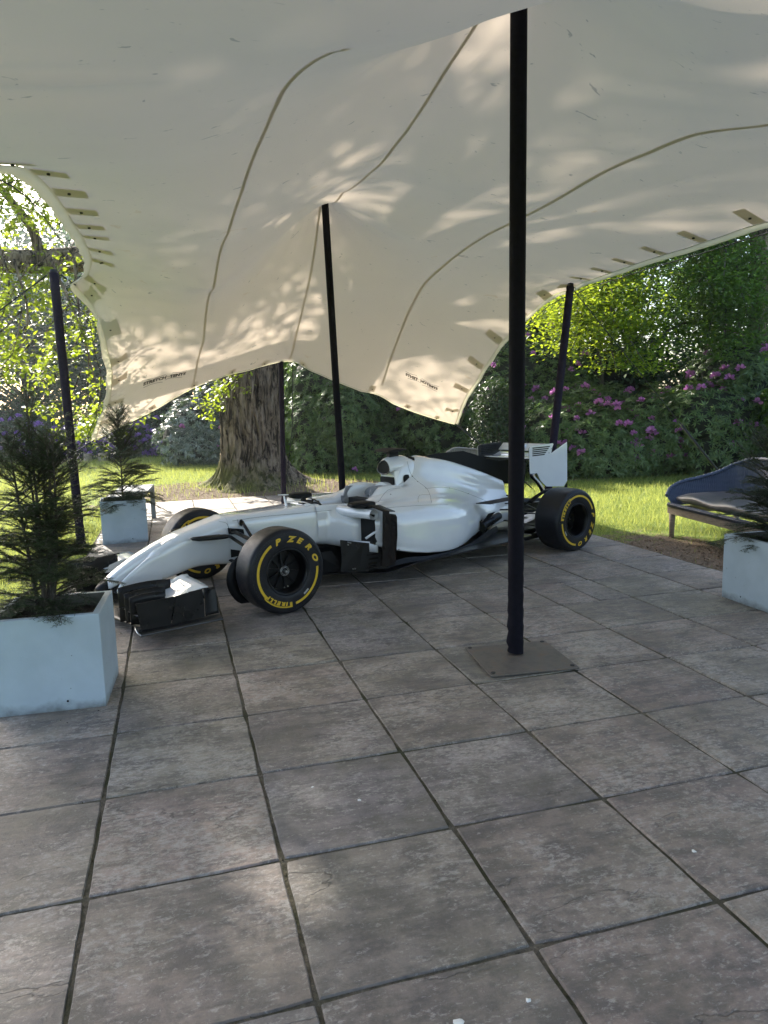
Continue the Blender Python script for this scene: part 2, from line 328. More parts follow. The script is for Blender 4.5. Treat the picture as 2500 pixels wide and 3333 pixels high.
# re-parametrise both sides by v so that rows stay level
vv = np.linspace(-4, 15.9, NV)
def byv(E, v1):
    s = np.linspace(0, 1, len(E)); return E
FRN = np.c_[np.linspace(EL[0, 0], ER[0, 0], NU), np.linspace(EL[0, 1], ER[0, 1], NU)]
s = np.linspace(0, 1, NU)[None, :, None]; t = np.linspace(0, 1, NV)[:, None, None]
Lc, Rc, Bc, Fc = EL[:, None, :2], ER[:, None, :2], BK[None, :, :2], FRN[None]
G2 = (1-s)*Lc+s*Rc+(1-t)*Fc+t*Bc-((1-s)*(1-t)*Lc[0]+s*(1-t)*Rc[0]+(1-s)*t*Lc[-1]+s*t*Rc[-1])
def wrinkle(P):
    """tension creases radiating from corners and poles"""
    z = np.zeros(len(P))
    for (u, v, n, R, a) in ((-.2, 15.85, 22, 2.6, .012), (9.15, 16.3, 26, 2.2, .015), (4.5, 15.8, 16, 1.3, .006), (.02, 12.3, 18, 1.5, .008), (9.42, 10.6, 16, 1.3, .006), (4.5, 11.1, 14, 1.0, .006)):
        d = P-[u, v]; r = np.hypot(*d.T); an = np.arctan2(d[:, 1], d[:, 0])
        z += 1.8*a*np.sin(an*n+2*np.sin(an*3))*np.clip(r/.35, 0, 1)*np.exp(-r/R*1.6)*np.clip(r, 0, 1)
    # long soft pull lines over the near left part
    q = P[:, 1]+.12*P[:, 0]; z -= .034*np.exp(-((q-2.18)/.11)**2)*np.clip(2.0-P[:, 0], 0, 1)+.022*np.exp(-((q-1.86)/.09)**2)*np.clip(1.6-P[:, 0], 0, 1)-.03*np.exp(-((q-2.5)/.2)**2)*np.clip(1.9-P[:, 0], 0, 1)
    return z
def tz(P): return th(P)+wrinkle(P)
G = G2.reshape(-1, 2); GZ = tz(G)
TV = uva(np.c_[G, GZ])
def fabric(name, k=1.0, stain=True, tc=(.66, .55, .44), fac=.34):
    t = NT(name, .75, spec=.2); g = t.n.new('ShaderNodeNewGeometry').outputs['Position']
    base = np.array((.70, .64, .55))*k
    c = t.ramp(t.noise(1.1, g, 4), [(.3, tuple(base*.93)), (.7, tuple(base))])
    tcol = t.ramp(t.noise(.9, g, 4), [(.3, tuple(np.array(tc)*k*.95)), (.7, tuple(np.array(tc)*k))])
    if stain:
        sp_ = t.ramp(t.noise(7, t.map((1, 2.2, 1), g, (0, 0, .9)), 3, .5, .9), [(.275, 1), (.295, 0)])
        sp2 = t.ramp(t.noise(22, t.map((1, 2.5, 1), g, (0, 0, .5)), 2, .5, .5), [(.25, 1), (.27, 0)])
        msk = t.math('MAXIMUM', t.math('MULTIPLY', sp_, .55), t.math('MULTIPLY', sp2, .45))
        c = t.mix(msk, c, (.16, .15, .13)); tcol = t.mix(msk, tcol, (.28, .27, .23))
        rust = t.ramp(t.noise(2.3, g, 6, .65, 1.0), [(.66, 0), (.70, .35), (.74, .1), (.8, 0)])
        c = t.mix(rust, c, (.45, .30, .14)); tcol = t.mix(rust, tcol, (.6, .38, .15))
    t.color(c); t.bump(t.noise(260, g, 2), .08, .001)
    t.translucent(tcol, fac); return t.m
MF = fabric('tent_fabric'); MF2 = fabric('tent_fabric_double', 1.0, False, (.57, .495, .43), .30); MFh = fabric('tent_hem', .95, False, (.60, .56, .38), .42)
idx = np.arange(NU*NV).reshape(NV, NU)
tf = np.stack([idx[:-1, :-1], idx[:-1, 1:], idx[1:, 1:], idx[1:, :-1]], -1).reshape(-1, 4)
tent = thing('stretch_tent', 'large cream stretch fabric tent canopy over the patio and the white racing car', 'tent', uv(4.5, 8, 0))
def tp(name, me, **k):
    o = link(name, me, tent, **k); o.matrix_parent_inverse = Matrix.Translation(-Vector(uv(4.5, 8, 0))); return o
tp('canopy', mesh('canopy', TV, tf, MF, True))
def on_tent(P, drop=.004):
    """P (n,2) -> points just below the fabric"""
    P = np.asarray(P, float); return uva(np.c_[P, tz(P)-drop])
def ribbon(path, w, name, mat, drop=.006, n=120):
    C = catmull(np.array(path)[:, :2], n); T = np.gradient(C, axis=0); T /= np.linalg.norm(T, axis=1)[:, None]; N = np.c_[-T[:, 1], T[:, 0]]*w/GS
    rows = [on_tent(C+N*k, drop) for k in (-1, -.5, 0, .5, 1)]; m = MB(); m.grid(np.stack(rows, 1)); return tp(name, mesh(name, m.v, m.f, mat, True))
ribbon([p[:2] for p in seam_l], .013, 'seam', MF2)
ribbon([p[:2] for p in seam_c[:5]], .013, 'seam', MF2)
ribbon([p[:2] for p in seam_c[6:]]+[(4.6, 2.5), (4.5, .5), (4.5, -4)], .013, 'seam', MF2)
ribbon([p[:2] for p in seam_r]+[(6.75, 1.5), (6.8, -1.5), (6.8, -4)], .014, 'seam', MF2)
# hem bands: outside the edge, scalloped between the patches
def hem(E, side, w, name):
    n = len(E); C = np.asarray(E)[:, :2]; T = np.gradient(C, axis=0); T /= np.linalg.norm(T, axis=1)[:, None]+1e-9; N = np.c_[-T[:, 1], T[:, 0]]*side
    L = np.r_[0, np.cumsum(np.linalg.norm(np.diff(C, axis=0), axis=1))]*GS
    sc_ = w*(1-.22*np.abs(np.cos(L*math.pi/.42)))
    Z = tz(C); rows = []
    for k, dz in ((-.25, -.010), (0, -.012), (.5, -.02), (1, -.045), (.96, -.06)):
        rows.append(uva(np.c_[C+N*(sc_*k/GS)[:, None], Z+dz*w/.08]))
    m = MB(); m.grid(np.stack(rows, 1)); tp(name, mesh(name, m.v, m.f, MFh, True)); return uva(np.c_[C+N*(sc_/GS)[:, None], Z-.06*w/.08])
hl = hem(catmull(edge_l, 240), -1, .075, 'edge_band'); hr = hem(catmull(edge_r, 240), 1, .05, 'edge_band'); hb = hem(catmull(back, 200), 1, .025, 'edge_band')
MK = simple('black_rope', (.012, .012, .014), .7, .3, 200, .5)
def rope(P, r, label, name='guy_rope', cat='rope', parent=None):
    m = MB(); m.tube(P, r, 6); return m.build(name, MK, parent, True, label=label, cat=cat)
# patches with grommets
MG = simple('grommet_dark', (.03, .028, .025), .5, .3)
ORG = -Vector(uv(4.5, 8, 0))
def patch(u, v, du, dv, L, W, nm='reinforcing_patch'):
    d = V(du, dv); d /= np.linalg.norm(d); e = V(-d[1], d[0]); P = []
    for a in np.linspace(0, 1, 7):
        P.append([V(u, v)+(d*a*L+e*b*W*(1 if nm[0] == 'r' else 1-.35*math.sin(a*3.1)))/GS for b in (-.5, -.25, 0, .25, .5)])
    P = np.array(P); m = MB(); m.grid(on_tent(P.reshape(-1, 2), .009).reshape(7, 5, 3)); o = tp('reinforcing_patch', mesh('reinforcing_patch', m.v, m.f, MF2, True))
    c = on_tent([V(u, v)+d*L*.45/GS], .016)[0]; m = MB(); a = np.linspace(0, 2*np.pi, 12, endpoint=False)
    m.tube([c+V(0, 0, .006), c-V(0, 0, .005)], .011, 10)
    link('grommet', mesh('grommet', m.v, m.f, MG, True), o)
def along(E, v):
    E = np.asarray(E); k = np.argmin(np.abs(E[:, 1]-v)); return k
ELs, ERs = catmull(edge_l, 400), catmull(edge_r, 400)
for v in (5.05, 5.9, 6.6, 7.3, 8.1, 8.9, 9.9, 10.9):
    k = along(ELs[:, :2]*1.0 if 0 else ELs, v); patch(ELs[k, 0]+.03, ELs[k, 1], 1, -.05, .22, .17)
for k, dv in ((150, 0), (128, 0), (108, 0), (90, 0), (72, 0), (54, 0), (36, 0), (18, 0)):
    T = ELs[k+3, :2]-ELs[k-3, :2]; patch(ELs[k, 0]+.02, ELs[k, 1], -T[1], T[0], .20, .14, 'x')
for k in (18, 38, 60, 82, 104, 124, 144, 160, 178, 196, 216, 238, 262, 288):
    T = ERs[k+3, :2]-ERs[k-3, :2]; patch(ERs[k, 0]-.03, ERs[k, 1], T[1], -T[0], .22, .12)
BKs = catmull(back, 200)
for k in (14, 30, 48, 66, 84, 116, 134, 152, 170, 186):
    T = BKs[k+3, :2]-BKs[k-3, :2]; patch(BKs[k, 0], BKs[k, 1]-.03, T[1], -T[0], .10, .10)
# edge rope running through loops along the hems
def edge_rope(H, off, sl_):
    P = H[::6]+np.array(off); m = MB(); m.tube(P[sl_], .005, 6); tp('edge_rope', mesh('edge_rope', m.v, m.f, MK, True))
    m = MB()
    for i in range(3, len(H), 11): m.tube([H[i], H[i]+np.array(off)], .0035, 5)
    tp('rope_loop', mesh('rope_loop', m.v, m.f, MK, True), kind='stuff')
edge_rope(hl, -GX*.07-V(0, 0, .03), slice(None)); edge_rope(hr, GX*.03-V(0, 0, .03), slice(None)); edge_rope(hb, GY*.01-V(0, 0, .012), slice(None))
# printed maker's mark near the two back corners
def text_mesh(body, size, shear=0, offset=.0, ext=0):
    cu = bpy.data.curves.new('t', 'FONT'); cu.body = body; cu.size = size; cu.shear = shear; cu.offset = offset; cu.resolution_u = 3
    ob = bpy.data.objects.new('t', cu); COL.objects.link(ob); dg = bpy.context.evaluated_depsgraph_get(); dg.update()
    me = bpy.data.meshes.new_from_object(ob.evaluated_get(dg)); bpy.data.objects.remove(ob); bpy.data.curves.remove(cu)
    v = np.zeros(len(me.vertices)*3); me.vertices.foreach_get('co', v); v = v.reshape(-1, 3); f = [tuple(p.vertices) for p in me.polygons]; bpy.data.meshes.remove(me)
    return v, f
MI = simple('brown_print', (.06, .045, .03), .8, .1)
def mark(u, v, ax, ay, size, mirror=1):
    ax = np.array(ax, float); ax /= np.linalg.norm(ax); ay = np.array(ay, float); ay /= np.linalg.norm(ay)
    m = MB()
    vv_, ff = text_mesh('STRETCH', size, .25, .004); w1 = vv_[:, 0].max(); m.add(on_tent(V(u, v)+((vv_[:, :1]*mirror)*ax+vv_[:, 1:2]*ay)/GS, .006), ff)
    v2, f2 = text_mesh('TENTS', size, .25, .004); v2 = v2+V(w1+size*.5, 0, 0); m.add(on_tent(V(u, v)+((v2[:, :1]*mirror)*ax+v2[:, 1:2]*ay)/GS, .006), f2)
    W = v2[:, 0].max()
    for (xa, ya, xb, yb, xc, yc) in ((0, 1.25, .28, .95, .52, 1.15), (.52, 1.15, .58, .4, .64, .3), (.64, .3, .68, 1.2, .72, 1.3), (.72, 1.3, .85, 1.05, 1.02, 1.1), (.0, -.55, .2, -.4, .45, -.75), (.5, -.35, .6, -.1, .9, -.55)):
        q = catmull([(xa*W, ya*size), (xb*W, yb*size), (xc*W, yc*size)], 10); R_ = []
        for k in (-.5, .5): R_.append(on_tent(V(u, v)+((q[:, :1]*mirror)*ax+(q[:, 1:2]+k*size*.09)*ay)/GS, .006))
        m.grid(np.stack(R_, 1))
    tp('printed_logo', mesh('printed_logo', m.v, m.f, MI))
mark(1.02, 14.35, (1, .15), (0, -1), .075); mark(8.0, 14.6, (-1, .1), (0, -1), .065)
# ---- poles
MP = simple('black_sleeve', (.006, .005, .009), .75, .3, 30, .35, spec=.12, bscale=60, bdist=.004)
MPu = simple('purple_black_sleeve', (.018, .013, .026), .75, .25, 30, .3, spec=.12)
def pole(a, b, r, label, mat, wrinkles=True, group='tent poles', plate=None):
    a = np.array(a, float); b = np.array(b, float); base = thing('tent_pole', label, 'pole', a, 0, group)
    L = np.linalg.norm(b-a); d = (b-a)/L; n = 120; t = np.linspace(0, L, n); rr = np.full(n, r)
    if wrinkles:
        k = np.exp(-t/.28); rr = rr*(1+.10*k*np.sin(t*95+2*np.sin(t*30))+.05*k+.02*np.sin(t*11)*np.exp(-t/1.2))
        rr = rr*(1+.035*np.sin(t*170)*np.exp(-((t-.72)/.02)**2))
    m = MB(); P = t[:, None]*d; P[:, 0] += .004*np.sin(t*60)*np.exp(-t/.3); m.tube(P, rr, 20); m.build('sleeve', mat, base, True, auto=1.0)
    m = MB(); m.tube([P[-1]-d*.01, P[-1]+d*.04], [r*.9, r*.75], 16); m.build('cap', MK, base, True)
    return base
P1 = pole(uv(4.665, 3.55, .022), uv(4.72, 3.6, 3.96), .048, 'tall thick black tent pole on a steel plate in front of the car', MP)
P2 = pole(uv(4.72, 11.1, .0), uv(4.53, 11.05, 3.98), .042, 'black tent pole standing behind the car cockpit under the canopy peak', MP)
P3 = pole(uv(4.26, 16.15, .0), uv(4.30, 15.85, 2.30), .042, 'dark tent pole in front of the big oak trunk at the patio edge', MPu)
P4 = pole(uv(-.22, 11.95, -.04), uv(-.28, 11.85, 3.14), .05, 'dark leaning tent pole on the grass beside the far planter', MPu)
rb, rtp = V(1.985, 8.925, -.03), V(2.375, 9.28, 2.965)
P5 = pole(rb, rtp, .048, 'dark purple tent pole rising behind the rear wing of the car', MPu)
MR = NT('rusty_plate', .6, metal=.3); MR.color(MR.ramp(MR.noise(9, detail=8, rough=.7), [(.35, (.10, .09, .078)), (.52, (.14, .12, .10)), (.70, (.17, .11, .075))])); MR.bump(MR.noise(40), .4, .004)
m = MB(); c = np.array([0, 0, 0])
cx_ = [ (-.27, -.33), (.27, -.33), (.27, .18), (-.27, .18)]
m.prism([GX*a+GY*b-V(0, 0, .018) for a, b in cx_], (0, 0, .010)); m.build('base_plate', MR.m, P1, bevel=.002)
for a, b in cx_:
    m = MB(); q = GX*a*.9+GY*(b*.9 if b > 0 else b+.04); m.tube([q-V(0, 0, .009), q-V(0, 0, .004)], .013, 12); m.build('bolt_hole', MK, P1)
for o in P1.children:
    if o.name.startswith(('base_plate', 'bolt_hole')): o.rotation_euler = (0, 0, -.10)
MGv = simple('galvanised_steel', (.45, .47, .5), .35, .2, 60, metal=1)
def ring(P, parent, r=.035):
    m = MB(); a = np.linspace(0, 2*np.pi, 14); m.tube([np.array(P)+V(r*math.cos(t), 0, r*math.sin(t)) for t in a], .006, 6, cap=False); m.build('shackle', MGv, parent, True)
ring(V(.07, 0, 3.12), P4); ring(V(-.07, 0, 3.12), P4); ring((rtp-rb)+V(.05, 0, -.03), P5, .02)
top4 = uv(-.28, 11.85, 3.14)
rope([top4+V(.08, 0, -.02), uv(.02, 12.3, 3.06)], .008, 'short rope and shackles from the left pole top to the canopy edge')
rope([top4+V(-.08, 0, -.02), top4+V(-1.9, -.5, -1.45), top4+V(-3.8, -1.0, -2.95)], .008, 'guy rope running down left from the top of the left tent pole')
cl = uv(-.2, 15.85, 1.18); rope([cl, cl+V(-.55, -.35, -.42), cl+V(-1.4, -.95, -1.2)], .012, 'guy rope from the low left canopy corner down to the grass')
cr_ = uv(9.15, 16.3, 1.24); rope([cr_, cr_+V(1.5, .45, -1.28)], .012, 'guy rope from the low right canopy corner running down behind the rear wing')
a_, b_ = rtp+V(.05, 0, -.05), V(5.25, 10.4, .0); q_ = a_+(b_-a_)*.62
rope([a_, a_+(b_-a_)*.03, a_+(b_-a_)*.6], .006, 'thin upper guy rope from the right pole toward the sofa'); rope([a_+(b_-a_)*.585, b_], .016, 'thick ratchet strap end of the right guy rope behind the sofa', 'ratchet_strap', 'strap')
c3 = uv(4.55, 15.85, 2.28); rope([c3+V(.02, .1, 0), V(-1.72, 14.05, 1.2), V(-1.86, 13.7, .05)], .007, 'guy rope hanging down the front of the oak trunk')
# ================================================================== RACING CAR  (local: x forward from the front axle, y to the car's left, z up)
car = thing('racing_car', 'plain white single-seat racing car with yellow-lettered slick tyres parked under the tent', 'racing car', (-1.28, 6.08494, 0), 3.793343)
pw = NT('white_paint', .16, (.70, .72, .74)); pw.b.inputs['Coat Weight'].default_value = 1; pw.b.inputs['Coat Roughness'].default_value = .03
pw.color(pw.ramp(pw.noise(3, detail=5), [(.3, (.66, .67, .685)), (.7, (.72, .73, .74))])); pw.bump(pw.noise(4, detail=1), .05, .01)
PW = pw.m
def carbon_mat():
    t = NT('carbon_fibre', .32, (.012, .012, .014), spec=.28); w = t.n.new('ShaderNodeTexWave'); w.inputs['Scale'].default_value = 55; w.bands_direction = 'Z'
    t.L(t.co(), w.inputs[0]); t.color(t.ramp(w.outputs['Fac'], [(.2, (.003, .003, .0035)), (.8, (.014, .0135, .014))]))
    t.L(t.ramp(t.noise(8), [(.3, .22), (.7, .42)]), t.b.inputs['Roughness']); t.bump(w.outputs['Fac'], .12, .002); return t.m
CF = carbon_mat()
BK_ = simple('matt_black', (.003, .003, .004), .5, .3, 30, .1, spec=.2); BG = simple('gloss_black', (.006, .006, .008), .12, .2, 8, coat=.6); DK = simple('dark_void', (.002, .002, .002), .9, .1)
FL = simple('floor_black', (.009, .009, .011), .3, .35, 5, .15, coat=.3); GYM = simple('grey_foam', (.22, .225, .24), .85, .08, 60, .3); SV = simple('bare_metal', (.5, .5, .5), .3, .3, 80, metal=1)
BRN = simple('bronze_black_carbon', (.012, .009, .008), .22, .4, 6, coat=.1, spec=.25)
def ring_se(x, zb, zt, wb, wt, n=4, N=40):
    a = np.linspace(0, 2*np.pi, N, endpoint=False)+np.pi/N; c, s_ = np.cos(a), np.sin(a)
    yy = np.abs(c)**(2/n)*np.sign(c); zz = np.abs(s_)**(2/n)*np.sign(s_); w = wb+(wt-wb)*(zz+1)/2
    return np.c_[np.full(N, x), w*yy, (zb+zt)/2+(zt-zb)/2*zz]
def loft(st, n, N=40, M=60):
    """st rows: x, zb, zt, wb, wt(, n)"""
    S = catmull(np.array([list(r)+[n]*(6-len(r)) for r in st], float), M)
    return np.array([ring_se(*r[:5], r[5], N) for r in S])
def ringloft(name, G, mat, caps=True, parent=car, **k):
    m = MB(); m.grid(G, True); M, N = G.shape[:2]
    if caps: m.f += [tuple(range(N)), tuple((M-1)*N+j for j in range(N))[::-1]]
    return m.build(name, mat, parent, True, auto=.9, **k)
# ---- nose
nose = ringloft('nose_cone', loft([(.125, .284, .684, .17, .165, 5), (.25, .296, .652, .165, .16), (.40, .300, .612, .16, .15), (.52, .275, .578, .155, .145), (.64, .242, .530, .15, .135), (.74, .222, .478, .15, .13), (.82, .205, .40, .148, .125, 4.2)], 5), PW)
def pil(sy):
    S = catmull([(.70, .215, .47, .132, .018), (.80, .200, .435, .128, .019), (.87, .20, .385, .124, .019), (.94, .20, .335, .118, .018), (1.0, .200, .280, .112, .016), (1.035, .200, .222, .108, .010)], 30)
    G = []
    for x, zb, zt, yc, w in S:
        a = np.linspace(0, 2*np.pi, 20, endpoint=False); c, s_ = np.cos(a), np.sin(a)
        G.append(np.c_[np.full(20, x)-.0*c, sy*(yc+w*np.abs(c)**.6*np.sign(c)), (zb+zt)/2+(zt-zb)/2*np.abs(s_)**.6*np.sign(s_)])
    return ringloft('nose_pillar', np.array(G) if sy > 0 else np.array(G)[:, ::-1], PW)
pil(1); pil(-1)
ringloft('nose_slot', loft([(.70, .23, .44, .115, .11), (.85, .21, .375, .11, .10), (1.0, .20, .26, .098, .09), (1.06, .20, .22, .08, .07)], 4), DK)
ringloft('nose_tip_panel', loft([(.66, .36, .534, .12, .088, 4), (.76, .335, .492, .10, .078), (.86, .300, .442, .085, .070), (.96, .262, .385, .078, .064), (1.04, .232, .332, .074, .058), (1.085, .215, .298, .070, .052)], 4), PW)
ringloft('nose_tip', loft([(1.075, .214, .300, .0705, .0535, 4), (1.10, .205, .288, .068, .05), (1.13, .200, .268, .058, .042, 3), (1.15, .204, .252, .042, .03, 2.4), (1.163, .215, .238, .018, .012, 2)], 4), BK_)
# ---- monocoque
ringloft('monocoque', loft([(.124, .284, .684, .17, .165, 5.5), (0, .300, .690, .185, .175), (-.2, .315, .694, .20, .187), (-.4, .33, .699, .215, .20), (-.6, .345, .706, .235, .215), (-.755, .35, .708, .25, .225)], 5.5, 48), PW)
# cockpit tub: U-section
def tub():
    rows = []
    for x, zo, zi, wo, wi, zb, zd in catmull([(-.69, .690, .690, .235, .18, .36, .66), (-.75, .699, .700, .252, .19, .35, .66), (-.80, .702, .700, .262, .205, .345, .45), (-.95, .694, .692, .28, .22, .31, .42), (-1.1, .690, .690, .30, .225, .30, .42), (-1.22, .700, .70, .315, .22, .29, .42), (-1.30, .735, .74, .32, .20, .29, .42), (-1.38, .778, .80, .325, .185, .29, .45), (-1.5, .785, .815, .33, .17, .29, .5), (-1.62, .785, .80, .33, .15, .29, .55)], 40):
        fl = min(1, max(0, (-.76-x)/.22)); fl = fl*fl*(3-2*fl); wm = wo+(.455-wo)*fl
        h = [(wm*.82, zb), (wm, zb+.05), (wm+.01, zb+.16), (wm-.01*fl, zo-.12), (wo, zo-.045), (wo-.012, zo-.012), ((wo+wi)/2, max(zo, zi)+.004), (wi+.008, zi-.006), (wi, zi-.04), (wi-.01, (zi+zd)/2), (wi-.02, zd+.01), (wi-.06, zd)]
        P = catmull(h, 30); rows.append(np.r_[np.c_[P[:, 0], P[:, 1]], np.c_[-P[::-1, 0], P[::-1, 1]]]); rows[-1] = np.c_[np.full(60, x), rows[-1]]
    m = MB(); m.grid(np.array(rows), True); return m.build('cockpit_tub', PW, car, True)
tub()
m = MB(); m.box((-1.05, 0, .47), (.62, .40, .08)); m.box((-1.36, 0, .56), (.1, .34, .26)); m.build('cockpit_interior', DK, car)
m = MB()
for sy in (-1, 1): m.grid([[V(x, sy*(.198+.01*math.sin(q*3)), .66+q*(.15 if x < -1.3 else .05)-.0) for q in np.linspace(-.35, .9, 8)] for x in np.linspace(-1.25, -1.62, 14)])
m.build('headrest_side', GYM, car, True, solid=.02)
hr_ = MB(); a = np.linspace(0, np.pi, 18); hr_.grid([[V(x, .17*math.cos(t), .70+.09*math.sin(t)+(x+1.5)*-.05) for t in a] for x in np.linspace(-1.50, -1.60, 6)]); hr_.add([V(-1.50, .17*math.cos(t), .70+.09*math.sin(t)) for t in a], [tuple(range(18))]); hr_.build('headrest', GYM, car, True, auto=.6)
m = MB(); m.grid([[V(x, .12*math.cos(t)*1.05, .72+k*math.sin(t)) for t in a] for x, k in ((-1.585, .105), (-1.62, .108), (-1.72, .09), (-1.80, .05))]); m.add([V(-1.585, .126*math.cos(t), .72+.105*math.sin(t)) for t in a], [tuple(range(18))]); m.build('head_surround', PW, car, True, auto=.6)
# steering wheel
m = MB(); a = np.linspace(0, 2*np.pi, 25); m.tube([V(-.80+.03*math.sin(t), .125*math.cos(t), .685+.05*math.sin(t)) for t in a], .014, 8, cap=False); m.box((-.80, 0, .69), (.03, .17, .07)); sw = m.build('steering_wheel', BG, car, True, auto=.7)
m = MB(); m.box((-.755, 0, .705), (.10, .22, .03)); m.build('dash_surround', BK_, car, bevel=.008)
m = MB(); m.grid([[V(-.62-.10*k, y, .700+.030*math.sin(k*3.1)*(1-(y/.17)**2)) for y in np.linspace(-.16, .16, 9)] for k in np.linspace(0, 1, 6)]); m.build('windscreen_lip', PW, car, True, solid=.004)
# pitot + antenna + camera pods
m = MB(); m.tube([(-.525, 0, .66), (-.518, 0, .70), (-.505, 0, .76), (-.500, 0, .79)], [.022, .017, .014, .013], 12, flat=.5); m.tube([(-.545, 0, .797), (-.50, 0, .800), (-.44, 0, .805)], [.004, .007, .003], 8); m.build('pitot_mast', PW, car, True, auto=.8)
m = MB(); m.prism([(-.66, 0, .70), (-.72, 0, .70), (-.725, 0, .765), (-.675, 0, .765)], (0, .008, 0)); m.box((-.665, .06, .71), (.07, .09, .022)); m.build('antenna_fin', BK_, car, bevel=.003)
for sy in (1, -1):
    m = MB(); m.tube([(.47, sy*.20, .560), (.46, sy*.225, .558), (.42, sy*.25, .556), (.30, sy*.262, .552), (.20, sy*.262, .548), (.15, sy*.262, .546)], [.004, .018, .026, .027, .025, .010], 14, flat=.75, upv=(0, 0, 1)); m.box((.31, sy*.20, .552), (.20, .10, .012)); m.build('camera_pod', CF, car, True, auto=.8)
# mirrors
for sy in (1, -1):
    y0 = sy*.52; m = MB()
    G = loft([(-.845, .707, .727, .04, .04, 2), (-.88, .690, .738, .07, .07), (-.95, .681, .742, .085, .085, 3), (-1.055, .681, .739, .09, .09, 4)], 3, 20, 20); G[..., 1] += y0; m.grid(G, True); m.f += [tuple(range(20)), tuple(19*20+j for j in range(20))[::-1]]
    mir = m.build('mirror', BK_, car, True, auto=.7)
    m = MB(); m.tube([(-.98, y0-sy*.03, .69), (-.965, y0-sy*.06, .665), (-.93, y0-sy*.14, .665), (-.90, sy*.27, .675)], [.014, .013, .012, .012], 8, flat=.4); m.build('mirror_stalk', BG, mir, True)
# ---- one body surface: sidepods + engine cover
st = [ # x, P0z, P1..P7 (y,z)
(-1.00, .37, (.60,.37),(.655,.415),(.672,.50),(.655,.60),(.58,.672),(.40,.690),(.30,.688)),
(-1.06, .34, (.62,.34),(.685,.390),(.705,.48),(.69,.60),(.60,.686),(.40,.698),(.30,.690)),
(-1.18, .30, (.64,.30),(.71,.350),(.725,.46),(.70,.60),(.60,.690),(.42,.702),(.31,.695)),
(-1.32, .27, (.645,.265),(.72,.315),(.725,.44),(.70,.585),(.60,.688),(.42,.712),(.32,.745)),
(-1.50, .23, (.63,.228),(.715,.28),(.715,.42),(.69,.575),(.585,.680),(.42,.722),(.31,.785)),
(-1.72, .20, (.60,.198),(.69,.24),(.695,.39),(.67,.56),(.565,.668),(.40,.725),(.27,.790)),
(-1.95, .185, (.55,.185),(.64,.22),(.655,.37),(.63,.535),(.53,.645),(.37,.715),(.25,.79)),
(-2.18, .195, (.47,.195),(.56,.235),(.585,.37),(.555,.51),(.47,.61),(.33,.69),(.22,.77)),
(-2.42, .225, (.37,.225),(.44,.27),(.465,.37),(.44,.48),(.38,.57),(.28,.65),(.19,.73)),
(-2.68, .25, (.26,.25),(.31,.29),(.33,.37),(.315,.45),(.28,.52),(.22,.60),(.15,.67)),
(-2.95, .26, (.19,.26),(.225,.30),(.24,.36),(.23,.42),(.205,.48),(.17,.55),(.12,.62)),
(-3.25, .28, (.13,.28),(.155,.31),(.165,.36),(.16,.41),(.145,.46),(.12,.52),(.09,.57))]
spine = [(-1.00,.50,.5,0),(-1.32,.50,.5,0),(-1.50,.60,.60,0),(-1.72,.82,.86,.10),(-1.82,.93,1.005,.125),(-1.95,.965,1.047,.14),(-2.18,.945,1.035,.145),(-2.42,.89,.990,.135),(-2.68,.81,.915,.115),(-2.95,.73,.829,.09),(-3.25,.655,.722,.06)]
xs_ = np.array([r[0] for r in st]); sp = np.array(spine)
def spn(x, k): return np.interp(-x, -sp[:, 0], sp[:, k])
rows = []
for r in st:
    x = r[0]; pts = [(0, r[1])]+list(r[2:])
    ya = spn(x, 3)
    if x > -1.6: pts += [(.22, pts[-1][1]-.02), (.20, pts[-1][1]-.2), (.1, pts[-1][1]-.25), (0, pts[-1][1]-.25)]
    else:
        zu, zt = spn(x, 1), spn(x, 2); pts += [((pts[-1][0]+ya)/2-.01, (pts[-1][1]*.6+zu*.4)), (ya, zu), (ya*.62, zt-.018), (0, zt)]
    rows.append(catmull_u([(x, *p) for p in pts], 61))
rows = np.array(rows); M_ = 90
B_ = np.stack([catmull_u(rows[:, j], M_) for j in range(61)], 1)
for _ in range(3):
    k_ = int(M_*.42); B_[k_:-1, 1:-1] = (B_[k_-1:-2, 1:-1]+B_[k_+1:, 1:-1]+B_[k_:-1, :-2]+B_[k_:-1, 2:]+2*B_[k_:-1, 1:-1])/6
body = np.concatenate([B_, (B_*[1, -1, 1])[:, ::-1]], 1)
m = MB(); m.grid(body, True); m.build('bodywork', PW, car, True)
